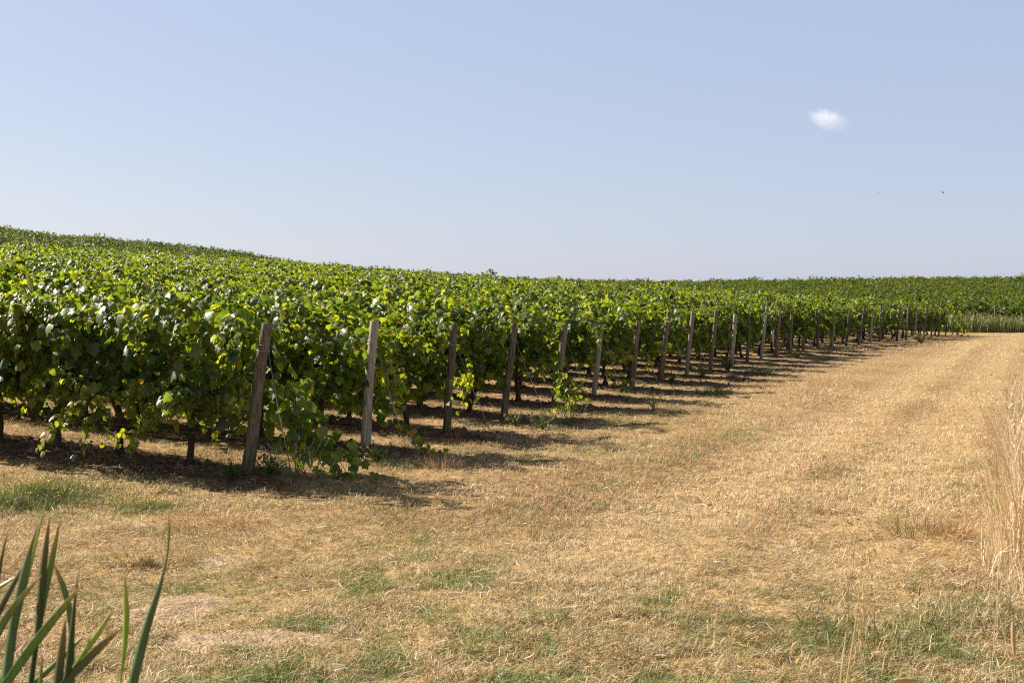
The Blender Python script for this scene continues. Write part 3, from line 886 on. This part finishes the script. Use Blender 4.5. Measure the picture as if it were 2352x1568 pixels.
weed(958, 1062, .24, .12, 'small pale weed left of the half hidden dark end post', GRY, 9, (.02, .04), True)
weed(1180, 985, .30, .22, 'green weed right of the bare brown end post', OLV, 24, (.03, .055))
weed(1245, 990, .38, .40, 'wide green weed patch below the reddish end post', OLV, 30, (.02, .045))
weed(1310, 985, .34, .30, 'leafy green weed with tall stems right of the reddish end post', OLV, 20, (.02, .045), True)
weed(1500, 940, .22, .2, 'small silvery weed on the open grass in front of the row ends', GRY, 16, (.03, .05), True)
weed(1540, 880, .25, .2, 'small green weed under the red leaved shoot', GRN, 18, (.03, .06))
weed(1612, 868, .42, .38, 'dark bushy weed between the ninth and tenth end posts', OLV, 44, (.025, .05))
weed(1670, 858, .5, .3, 'tall grassy weed at the foot of the eleventh end post', OLV, 40, (.03, .07))
weed(1830, 825, .5, .4, 'green weed between the fifteenth and sixteenth end posts', OLV, 26, (.03, .06))
weed(2115, 790, .6, .6, 'pale dry weed by the row ends near the far corner', (.24, .22, .09), 50, (.05, .1))

# grass tufts standing in the mown grass
def tuft(px, py, hgt, spread, label, cols, n=160, w=.004):
    g = ground_at(px, py); N = n
    a = rng.uniform(0, 6.3, N); rr = spread * rng.random(N) ** .5
    x = rr * np.cos(a); y = rr * np.sin(a)
    z = H(g[0] + x, g[1] + y) - g[2] - .01
    V, LP, ST, TT, C = blades5(x, y, z, rng.uniform(.4, 1, N) * hgt, rng.uniform(.6, 1.2, N) * w, a + rng.normal(0, .6, N), rng.uniform(.7, 1.5, N), rng.uniform(.2, 1.0, N),
                               np.array(cols)[rng.integers(0, len(cols), N)] * (.75 + .5 * rng.random(N))[:, None])
    o = obj('grass_tuft', mesh_from('grass_tuft', V, LP, ST, TT, C, [M_GRASS])); o.location = g
    tag(o, label, 'grass tuft', 'tufts of taller grass')
DRY = [(.55, .38, .18), (.45, .28, .11), (.65, .48, .26)]; GR = [(.14, .19, .05), (.20, .23, .07), (.1, .15, .045)]
tuft(490, 1200, .22, .45, 'upright orange brown dry tuft in the mown grass below the front end post', [(.50, .32, .13), (.56, .38, .17), (.62, .44, .21)], 380)
tuft(1015, 1075, .24, .22, 'dry straw tuft in front of the half hidden dark end post', DRY, 300)
tuft(905, 1075, .16, .22, 'low green tuft in front of the pale grey end post', GR, 260)
tuft(2110, 1230, .26, .22, 'dark green and straw tuft left of the tall dry grass', GR + DRY, 260)
tuft(2190, 1235, .24, .20, 'pale straw tuft next to the tall dry grass', DRY, 260)
tuft(1380, 1165, .10, .14, 'tiny green tuft in the brown grass at the end of the longest shadow', GR, 120)
tuft(905, 1175, .14, .2, 'green grey tuft on the bare soil edge below the weeds', GR, 160)
tuft(395, 1135, .10, .1, 'small bright green tuft below the front row trunks', GR, 110)
tuft(1640, 905, .28, .35, 'dark green tuft in the shade in front of the tenth end post', GR, 260, .008)
tuft(1750, 862, .35, .4, 'olive tuft in the shade in front of the twelfth end post', GR, 260, .01)

# yellow flowered patch
def flowers(cx, cy, rx, ry, n, hgt):
    g = ground_at(cx, cy)
    a = rng.uniform(0, 6.3, n); rr = np.abs(rng.normal(0, .55, n)) * (1 + .3 * np.sin(a * 3)) + .1 * rng.random(n)
    x = g[0] + rr * np.cos(a) * rx; y = g[1] + rr * np.sin(a) * ry
    return x, y, hgt * np.clip(1.1 - .6 * rr, .25, 1.2)
P = []
for (cx, cy, rx, ry, n, h) in [(95, 1150, .75, .85, 5000, .16), (350, 1180, .42, .45, 1800, .12), (15, 1165, .3, .4, 900, .14), (340, 1300, .50, .3, 700, .06)]:
    x, y, h_ = flowers(cx, cy, rx, ry, n, h); N = len(x)
    red = cy == 1300
    c = (np.array([[.22, .25, .065], [.26, .27, .08], [.17, .21, .055], [.45, .33, .15]])[[0, 1, 2]] if not red else np.array([[.32, .17, .06], [.28, .2, .07], [.2, .2, .06]]))[rng.integers(0, 3, N)]
    P.append(blades5(x, y, H(x, y), h_ * rng.uniform(.5, 1.1, N), rng.uniform(.003, .006, N), rng.uniform(0, 6.3, N), rng.uniform(.7, 1.5, N), rng.uniform(-.2, .8, N), c))
    k = rng.random(N) < (.10 if not red else .05); M = int(k.sum())
    P.append(blades5(x[k], y[k], H(x[k], y[k]) + h_[k] * rng.uniform(.75, 1.1, M), np.full(M, .012), np.full(M, .012), rng.uniform(0, 6.3, M), rng.uniform(0, .8, M), np.zeros(M), np.tile([.62, .42, .03], (M, 1))))
V, LP, ST, TT, C = join(P)
o = obj('wildflowers', mesh_from('wildflowers', V, LP, ST, TT, C, [M_GRASS]))
tag(o, 'low green patch dotted with tiny yellow flowers', 'wildflowers', kind='stuff')

# tall dry grass along the right edge
def stalks(x, y, hg, wd, cols, lean=.30, cmin=.1, cmax=.7):
    N = len(x); az = rng.uniform(0, 6.3, N)
    return blades5(x, y, H(x, y) - .02, hg, wd, az, math.pi / 2 - np.abs(rng.normal(0, lean, N)), rng.uniform(cmin, cmax, N), np.array(cols)[rng.integers(0, len(cols), N)] * (.75 + .5 * rng.random(N))[:, None])
TALL = [(.70, .56, .33), (.62, .47, .25), (.82, .70, .48), (.52, .38, .19)]
P = []
for n, x0, x1, y0, y1, h0, h1 in [(7500, 3.40, 6.5, 8.2, 10.6, .5, 1.30), (900, 3.25, 3.8, 8.4, 10, .25, .8), (4200, 4.6, 9, 10.5, 14, .5, 1.25), (2200, 6.2, 12, 14, 24, .5, 1.2), (700, 3.0, 4.2, 7.4, 8.6, .12, .45)]:
    x = rng.uniform(x0, x1, n); y = rng.uniform(y0, y1, n)
    k = x > .392 * y + .5 * (fbm(y * 1.3, x * 1.3, 2) - .5) - .07 + .08 * rng.normal(0, 1, n)
    x, y = x[k], y[k]; N = len(x)
    P.append(stalks(x, y, rng.uniform(h0, h1, N), rng.uniform(.003, .0065, N), TALL))
    hN = N // 3   # seed heads: loose slim flakes near the tops
x = rng.uniform(3.3, 5.2, 1500); y = rng.uniform(8.2, 11.5, 1500); k = x > .395 * y - .05; x, y = x[k], y[k]; N = len(x)
P.append(blades5(x, y, H(x, y) + rng.uniform(.35, 1.2, N), rng.uniform(.03, .06, N), rng.uniform(.006, .011, N), rng.uniform(0, 6.3, N), rng.uniform(-1.2, .6, N), np.zeros(N), np.tile([.80, .64, .42], (N, 1))))
V, LP, ST, TT, C = join(P)
o = obj('tall_dry_grass', mesh_from('tall_dry_grass', V, LP, ST, TT, C, [M_GRASS]))
tag(o, 'tall bleached dry grass standing along the right edge', 'tall grass', kind='stuff')

# longer green and straw grass in the near right corner
n = 9000
x = rng.uniform(1.6, 4.2, n); y = rng.uniform(5.3, 8.4, n)
k = rng.random(n) < np.clip(blob(x, y, 2260, 1480, 1.1, .8) * 1.1 * sstep(.35, .6, fbm(x * 2, y * 2, 3)), 0, 1); x, y = x[k], y[k]; N = len(x)
P = [blades5(x, y, H(x, y) - .01, rng.uniform(.08, .24, N), rng.uniform(.003, .006, N), rng.uniform(0, 6.3, N), rng.uniform(.5, 1.45, N), rng.uniform(.2, 1.1, N),
             np.array(GR + [(.30, .28, .11), (.50, .36, .17), (.60, .43, .21), (.36, .25, .10)])[rng.integers(0, 7, N)] * (.75 + .5 * rng.random(N))[:, None])]
V, LP, ST, TT, C = join(P)
o = obj('green_grass', mesh_from('green_grass', V, LP, ST, TT, C, [M_GRASS]))
tag(o, 'longer green grass growing in front of the tall dry grass', 'grass', kind='stuff')

# weeds at the foot of the far hill
n = 5200
x = rng.uniform(23.5, 50, n); y = 81.2 + rng.uniform(0, 2.6, n) + .05 * (x - 25)
hg = rng.uniform(.7, 1.35, n) * (.8 + .4 * fbm(x * .5, y * .5, 2))
cw = np.array([(.13, .165, .06), (.17, .19, .07), (.10, .14, .055), (.30, .25, .12), (.38, .29, .16)])
P = [blades5(x, y, H(x, y), hg, rng.uniform(.03, .07, n), rng.uniform(0, 6.3, n), rng.uniform(1.2, 1.55, n), rng.uniform(0, .4, n), cw[rng.choice(5, n, p=[.26, .26, .18, .17, .13])])]
k = rng.random(n) < .6; M = int(k.sum())
P.append(blades5(x[k], y[k], H(x[k], y[k]) + hg[k] * rng.uniform(.4, 1, M), rng.uniform(.08, .2, M), rng.uniform(.05, .1, M), rng.uniform(0, 6.3, M), rng.uniform(-.4, 1, M), np.zeros(M), cw[rng.choice(5, M, p=[.2, .2, .2, .2, .2])]))
V, LP, ST, TT, C = join(P)
o = obj('tall_weeds', mesh_from('tall_weeds', V, LP, ST, TT, C, [M_WEED]))
tag(o, 'strip of tall green weeds below the far hill vines', 'weeds', kind='stuff')

# slim posts of the far blocks
for (px, py0, py1, Y, lab) in [(2285, 752, 703, 84.3, 'pale slim post rising above the weeds at the foot of the far hill'),
                               (2347, 756, 718, 84.0, 'slim dark post among the weeds at the right edge of the far hill')]:
    q = at(px, py1, Y); z = float(H(q[0], q[1])); hh = max(.6, q[2] - z)
    mb = MB(); mb.tube([(0, 0, -.2), (.01, 0, hh * .5), (0, 0, hh)], [.05, .05, .045] if px > 1000 else [.032, .032, .03], 8, wob=.1)
    mb.tube([(-.03, 0, hh - .1), (.03, 0, hh - .1)], [.012, .012], 5)
    o = mb.build('slim_post', M_POST); o.location = (q[0], q[1], z); tag(o, lab, 'post', 'slim posts of the far vine blocks')

# faded strip hanging in the thirteenth row
q = at(1775, 758, 40.0)
mb = MB(); wv = [(-.05, 0, .0), (.05, .01, 0.02), (-.045, .03, -.1), (.05, .0, -.11), (-.03, -.02, -.22), (.045, .02, -.23), (-.05, .01, -.36), (.02, .0, -.37)]
vv = wv + [(a, b_ + .004, c_) for a, b_, c_ in wv]
mb.add(vv, [(0, 1, 3, 2), (2, 3, 5, 4), (4, 5, 7, 6), (9, 8, 10, 11), (11, 10, 12, 13), (13, 12, 14, 15), (0, 8, 9, 1), (6, 7, 15, 14), (0, 2, 10, 8), (2, 4, 12, 10), (4, 6, 14, 12), (1, 9, 11, 3), (3, 11, 13, 5), (5, 13, 15, 7)])
mb.tube([(0, 0, .02), (.03, 0, .06), (0, .01, .12)], [.004] * 3, 5)
o = mb.build('plastic_strip', M_TAG); o.location = q; tag(o, 'pale torn strip hanging in the leaves right of the thirteenth end post', 'strip')

# ------------------------------------------------------------------ cattails in front
def blade(parent, base0, pts, d, basepx, tw=0.0, col=(.05, .085, .03), bow=.0):
    """pts: (x, y, width) in measuring pixels from the tip down; then on down to the ground"""
    P = [at(x, y, d + bow * (i / len(pts))) for i, (x, y, w_) in enumerate(pts)]; W = [w_ * d / FD for *_, w_ in pts]
    last = P[-1]; bx = np.array([*basepx, float(H(*basepx))])
    lw = max(W[-1], .014); dv = unit(P[-1] - P[-2])
    e1 = last + dv * .15; P.append(e1); W.append(lw)
    for u in (.33, .66, 1.0):
        P.append(e1 * (1 - u) + bx * u); W.append(max(lw, .02) * (1 - .25 * u))
    P = np.array(P); W = np.array(W)
    sl = np.concatenate([[0], np.cumsum(np.linalg.norm(np.diff(P, axis=0), axis=1))])
    ds = np.linspace(0, sl[-1], 500); D = np.stack([np.interp(ds, sl, P[:, j]) for j in range(3)] + [np.interp(ds, sl, W)], 1)
    kw = max(3, int(.035 / (ds[1] - ds[0]))); ker = np.hanning(2 * kw + 3)[1:-1]; ker /= ker.sum(); pad = len(ker) // 2
    first = D[0] * 2 - D[1:pad + 1][::-1]; lastp = D[-1] * 2 - D[-pad - 1:-1][::-1]
    E = np.concatenate([first, D, lastp]); D = np.stack([np.convolve(E[:, j], ker, 'valid') for j in range(4)], 1)
    pick = (np.linspace(0, 1, 60) ** 1.3 * 499).astype(int)
    Q = D[pick, :3] - base0; Wq = np.maximum(D[pick, 3], .0006)
    mb = MB(); vs = []; cs = []
    for i in range(len(Q)):
        T = Q[max(i - 1, 0)] - Q[min(i + 1, len(Q) - 1)]; T = T / np.linalg.norm(T)
        view = np.array([0, 1., 0]); sd = np.cross(T, view); sd /= np.linalg.norm(sd); nn = np.cross(sd, T)
        a = tw * (1 - .3 * i / len(Q)); s2 = sd * math.cos(a) + nn * math.sin(a); n2 = nn * math.cos(a) - sd * math.sin(a)
        hw = Wq[i] * .5 / max(.5, math.cos(a)); th = min(.0022, hw * .25)
        f = i / len(Q)
        br = math.exp(-i / 2.4)
        c = np.array(col) * (1 - br) + np.array((.42, .24, .10)) * br
        for (u, v_) in ((-1, 0), (-.35, th), (.35, th), (1, 0), (.3, -th * .8), (-.3, -th * .8)):
            vs.append(Q[i] + s2 * hw * u + n2 * v_); cs.append(c * (1 + .12 * (abs(u) < .5)))
    n6 = 6; fs = []
    for i in range(len(Q) - 1):
        for k in range(n6): fs.append((i * n6 + k, i * n6 + (k + 1) % n6, (i + 1) * n6 + (k + 1) % n6, (i + 1) * n6 + k))
    fs.append(tuple(range(5, -1, -1)))
    mb.add(vs, fs, np.array(cs)); mb.build('leaf_blade', M_REED, parent)

DK = (.028, .058, .017); BL = (.062, .110, .042); YG = (.15, .23, .03); MG = (.06, .12, .022)  # YG: glow of the backlit blades put into their tint
def plant(label, d, bx, blades):
    by = d + .12; base = np.array([bx, by, float(H(bx, by))])
    t = thing('cattail_plant', tuple(base), label, 'cattail', 'cattail plants in the near corner')
    for (pts, dd, tw, col) in blades:
        blade(t, base, pts, d + dd, (bx + random.uniform(-.03, .03), by + random.uniform(-.03, .03)), tw, col)
plant('cattail plant with crossing wide dark leaves at the left frame edge', 1.6, -.68, [
    ([(91, 1192, 0), (84, 1216, 6), (72, 1250, 12), (54, 1322, 22), (29, 1443, 25), (13, 1568, 26)], .05, .3, BL),
    ([(187, 1340, 0), (172, 1362, 9), (155, 1383, 14), (121, 1424, 19), (80, 1475, 21), (40, 1531, 20), (15, 1568, 20)], -.05, -.2, MG),
    ([(96, 1320, 0), (80, 1338, 8), (62, 1357, 12), (29, 1395, 15), (0, 1440, 17), (-25, 1500, 17)], -.02, -.3, BL),
    ([(70, 1270, 0), (51, 1304, 11), (27, 1347, 16), (0, 1398, 17), (-30, 1460, 18)], .12, .4, DK),
    ([(20, 1213, 0), (15, 1232, 5), (8, 1256, 8), (0, 1298, 10), (-12, 1380, 12)], .05, .2, DK),
    ([(50, 1312, 0), (28, 1332, 7), (0, 1347, 10), (-30, 1365, 12)], .2, .1, YG),
    ([(107, 1146, 0), (102, 1168, 5), (96, 1188, 5), (84, 1240, 6), (60, 1340, 9), (20, 1500, 12)], .15, .2, YG),
])
plant('cattail plant with the tallest upright pair of dark leaves', 1.7, -.60, [
    ([(114, 1180, 0), (112, 1204, 8), (107, 1235, 14), (99, 1309, 20), (91, 1416, 19), (83, 1480, 15), (70, 1568, 12)], .0, .25, DK),
    ([(139, 1191, 0), (134, 1214, 6), (128, 1240, 10), (115, 1309, 14), (104, 1363, 13), (92, 1430, 11), (80, 1500, 11), (72, 1568, 11)], .05, -.3, MG),
    ([(122, 1290, 0), (128, 1304, 9), (138, 1328, 13), (155, 1371, 15), (162, 1416, 13), (165, 1470, 12), (166, 1568, 12)], .1, -.2, BL),
    ([(185, 1292, 0), (181, 1312, 3), (177, 1331, 4), (172, 1379, 7), (166, 1443, 14), (159, 1523, 18), (153, 1568, 18)], .0, .2, DK),
    ([(151, 1414, 0), (148, 1440, 12), (145, 1470, 18), (138, 1523, 22), (133, 1568, 23)], -.08, .2, DK),
    ([(197, 1454, 0), (187, 1465, 8), (172, 1480, 11), (140, 1512, 12), (107, 1542, 13), (78, 1568, 14)], .15, .0, MG),
    ([(96, 1490, 0), (96, 1510, 7), (95, 1537, 11), (93, 1568, 12)], -.1, .3, MG),
])
plant('cattail plant with a yellow green leaf and a dark leaf leaning right', 1.65, -.54, [
    ([(262, 1394, 0), (254, 1408, 7), (241, 1430, 12), (214, 1470, 14), (182, 1515, 12), (160, 1545, 9), (148, 1568, 9)], .05, .0, YG),
    ([(283, 1440, 0), (270, 1450, 9), (250, 1465, 15), (214, 1499, 20), (174, 1540, 19), (148, 1568, 16)], -.04, -.3, DK),
])
plant('cattail plant with two separate slender leaves standing apart on the right', 1.6, -.49, [
    ([(285, 1313, 0), (286, 1332, 6), (288, 1360, 12), (291, 1400, 16), (290, 1445, 15), (286, 1491, 10), (282, 1523, 5), (277, 1568, 5)], .05, .1, YG),
    ([(386, 1171, 0), (388, 1190, 6), (389, 1215, 9), (388, 1250, 6), (384, 1283, 2.5), (377, 1315, 6), (366, 1350, 12), (351, 1395, 18), (332, 1455, 22), (316, 1523, 24), (305, 1568, 24)], -.02, .25, BL),
])

# ------------------------------------------------------------------ wild oats in front
def oat(points, d, label, n=14, side=0, spread=.05, col=(.70, .52, .26), start=0.0, end=.75, size=(.014, .022), rad=.0019):
    """points: measuring pixels from the tip down"""
    P = [at(x, y, d) for x, y in points]; g = P[-1] * 1.0; dirv = P[-1] - P[-2]
    gz = float(H(P[-1][0], P[-1][1])); bx = P[-1][0] + dirv[0] * .6
    P += [np.array([bx, P[-1][1] + .03, (P[-1][2] + gz) * .5]), np.array([bx - .01, P[-1][1] + .04, gz - .02])]
    P = np.array(P); base = P[-1]
    t = thing('wild_oat', tuple(base), label, 'oat stalk', 'wild oat stalks in the near corner')
    Q = P - base; mb = MB()
    tt = np.linspace(0, len(Q) - 1, 26); q = np.stack([np.interp(tt, np.arange(len(Q)), Q[:, j]) for j in range(3)], 1)
    mb.tube(q, np.linspace(rad * .4, rad, 26), 5, col); mb.build('stem', M_GRASS, t)
    m2 = MB(); vis = len(points) - 1
    for k in range(n):
        u = (start + (end - start) * (k + random.random() * .6) / n) * vis
        b0 = np.array([np.interp(u, np.arange(len(Q)), Q[:, j]) for j in range(3)])
        sg = side if side else random.choice((-1, 1))
        br = np.array([sg * random.uniform(.25, 1), random.uniform(-.5, .5), random.uniform(-.1, .5)]) * spread * random.uniform(.3, 1)
        e = b0 + br; m2.tube([b0, b0 + br * .6 + np.array([0, 0, .006]), e], [.0005, .0004, .0004], 3, col, cap=False)
        # spikelet: two slim husks opening at the tip
        L = random.uniform(*size); ax = np.array([sg * random.uniform(-.2, .6), random.uniform(-.3, .3), random.uniform(-1, -.35)]); ax /= np.linalg.norm(ax)
        pale = np.array(col) * random.uniform(.95, 1.35)
        for sp in (-.12, .12):
            a2 = ax + np.array([sp, 0, abs(sp) * .3]); a2 /= np.linalg.norm(a2)
            m2.tube([e, e + a2 * L * .3, e + a2 * L * .65, e + a2 * L], [.0005, L * .062, L * .05, .0003], 6, pale)
    m2.build('seed_head', M_GRASS, t)
GOLD = (.76, .62, .36); PALE = (.80, .69, .48)
oat([(1962, 1245), (1960, 1290), (1952, 1360), (1946, 1430), (1938, 1500), (1930, 1568)], 2.9, 'golden oat stalk, left one of the tallest pair in the near grass', 44, 0, .032, GOLD, 0, .62, rad=.0027)
oat([(1978, 1250), (1980, 1300), (1972, 1380), (1964, 1440), (1955, 1500), (1944, 1568)], 2.95, 'golden oat stalk, right one of the tallest pair in the near grass', 50, 1, .042, GOLD, 0, .75, rad=.0027)
oat([(1661, 1420), (1672, 1445), (1683, 1490), (1690, 1530), (1695, 1568)], 2.3, 'drooping pale oat stalk farthest left of the oats', 16, -1, .05, PALE, 0, .95)
oat([(1858, 1268), (1880, 1295), (1897, 1325), (1915, 1375), (1945, 1430), (1975, 1490), (1995, 1568)], 3.5, 'thin bleached oat stalk leaning left behind the tallest pair', 18, 0, .06, PALE, 0, .6, rad=.001)
oat([(1838, 1478), (1868, 1495), (1900, 1510), (1918, 1530), (1926, 1568)], 2.4, 'low golden oat stalk bending left at the bottom of the grass', 18, -1, .05, GOLD, 0, .9)
oat([(2246, 1385), (2262, 1420), (2290, 1475), (2325, 1535), (2345, 1568)], 3.2, 'bleached oat stalk slanting right in the green corner grass', 14, 0, .06, PALE, 0, .7, rad=.001)
oat([(2322, 1330), (2300, 1345), (2290, 1390), (2310, 1470), (2330, 1568)], 3.4, 'nodding bleached oat stalk right of the slanting one', 18, 0, .07, PALE, 0, .7)
oat([(2072, 1330), (2070, 1400), (2067, 1480), (2064, 1568)], 3.6, 'thin upright greenish oat stalk in the green corner grass', 9, 0, .05, (.40, .40, .18), 0, .4, rad=.001)
oat([(2300, 1175), (2297, 1230), (2293, 1300), (2290, 1380)], 5.6, 'single upright straw in front of the tall dry grass', 8, 0, .05, PALE, 0, .4)
# plain grass spikes
def spike(points, d, label):
    P = [at(x, y, d) for x, y in points]; gz = float(H(P[-1][0], P[-1][1])); P += [np.array([P[-1][0] + .02, P[-1][1] + .02, gz - .02])]
    base = P[-1]; Q = [p - base for p in P]
    t = thing('grass_spike', tuple(base), label, 'grass spike', 'grass spikes in the near corner')
    mb = MB(); mb.tube(Q, np.linspace(.001, .0018, len(Q)), 5, (.5, .36, .18)); mb.build('stem', M_GRASS, t)
    mb = MB(); a, b_ = Q[0], Q[1]
    mb.tube([a + (b_ - a) * u for u in np.linspace(0, 1, 9)], [.0008, .004, .005, .0055, .0055, .005, .0045, .003, .001], 7, (.58, .40, .20), wob=.5); mb.build('seed_head', M_GRASS, t)
spike([(2326, 1425), (2330, 1510), (2334, 1568)], 3.0, 'upright brownish grass spike at the right frame edge')
spike([(2052, 1560), (2112, 1563), (2150, 1600)], 2.6, 'pale grass spike lying almost flat along the bottom edge')

# ------------------------------------------------------------------ birds and cloud
def bird(px, py, d, size, label, rz, flap):
    q = at(px, py, d)
    body = [(-.5, 0, 0), (-.3, 0, .02), (-.05, 0, .03), (.2, 0, .02), (.42, 0, .03), (.5, 0, .02)]
    mb = MB(); mb.tube([np.array(p) * size for p in body], np.array([.015, .06, .095, .08, .05, .01]) * size, 8)
    for s in (-1, 1):
        v = [(.16, 0, .03), (-.12, 0, .03), (.12, s * .45, .10 + flap), (-.10, s * .45, .08 + flap), (-.12, s * .95, .02 + flap * .4)]
        vv = [np.array(p) * size for p in v] + [(np.array(p) + (0, 0, -.015)) * size for p in v]
        mb.add(vv, [(0, 1, 3, 2), (2, 3, 4), (6, 5, 7, 8), (8, 7, 9), (0, 2, 7, 5), (2, 4, 9, 7), (1, 6, 8, 3), (3, 8, 9, 4)], (1, 1, 1))
    mb.add([np.array(p) * size for p in [(-.42, -.03, .0), (-.42, .03, 0), (-.78, .09, 0), (-.78, -.09, 0), (-.42, -.03, -.015), (-.42, .03, -.015), (-.78, .09, -.012), (-.78, -.09, -.012)]],
           [(0, 1, 2, 3), (7, 6, 5, 4), (0, 3, 7, 4), (1, 5, 6, 2), (3, 2, 6, 7)])
    o = mb.build('bird', M_BIRD); o.location = q; o.rotation_euler = (.25, .1, rz); tag(o, label, 'bird', 'birds in the sky')
bird(2017, 442, 130, .24, 'tiny dark bird flying below the small cloud', .35, .1)
bird(2166, 443, 120, .26, 'tiny dark bird flying right of the other bird', 2.6, .35)

cq = at(1903, 274, 1500.0)
import bmesh
bm = bmesh.new(); bmesh.ops.create_icosphere(bm, subdivisions=4, radius=1.0)
for v in bm.verts:
    c_ = v.co; r_ = 1 + .25 * (float(fbm(c_.x * 1.7 + 5, c_.z * 1.7 + c_.y, 3)) - .5)
    v.co = c_ * r_
me = bpy.data.meshes.new('cloud'); bm.to_mesh(me); bm.free()
m, n, L, out = new_mat('cloud_vapour')
tc = n.new('ShaderNodeTexCoord')
ln = n.new('ShaderNodeVectorMath'); ln.operation = 'LENGTH'; L.new(tc.outputs['Object'], ln.inputs[0])
fo = n.new('ShaderNodeMapRange'); fo.inputs[1].default_value = 1.0; fo.inputs[2].default_value = .25; fo.inputs[3].default_value = 0; fo.inputs[4].default_value = 1.0
L.new(ln.outputs['Value'], fo.inputs[0])
nz = n.new('ShaderNodeTexNoise'); nz.inputs['Scale'].default_value = 1.7; nz.inputs['Detail'].default_value = 7; nz.inputs['Roughness'].default_value = .68
L.new(tc.outputs['Object'], nz.inputs['Vector'])
ad = n.new('ShaderNodeMath'); ad.operation = 'MULTIPLY_ADD'; ad.inputs[1].default_value = 1.0; ad.inputs[2].default_value = -1.27
L.new(fo.outputs[0], ad.inputs[0])
a2 = n.new('ShaderNodeMath'); a2.operation = 'MULTIPLY_ADD'; a2.inputs[1].default_value = 1.8; L.new(ad.outputs[0], a2.inputs[2]); L.new(nz.outputs['Fac'], a2.inputs[0])
den = n.new('ShaderNodeMath'); den.operation = 'MULTIPLY'; den.inputs[1].default_value = .075; den.use_clamp = True; L.new(a2.outputs[0], den.inputs[0])
pv = n.new('ShaderNodeVolumePrincipled'); pv.inputs['Color'].default_value = (1, 1, 1, 1); pv.inputs['Anisotropy'].default_value = .2
L.new(den.outputs[0], pv.inputs['Density']); L.new(pv.outputs[0], out.inputs['Volume'])
me.materials.append(m)
o = obj('cloud', me); o.location = cq; o.scale = (34, 20, 16); o.rotation_euler = (0, math.radians(20), 0)
tag(o, 'single small white cloud in the clear sky', 'cloud')
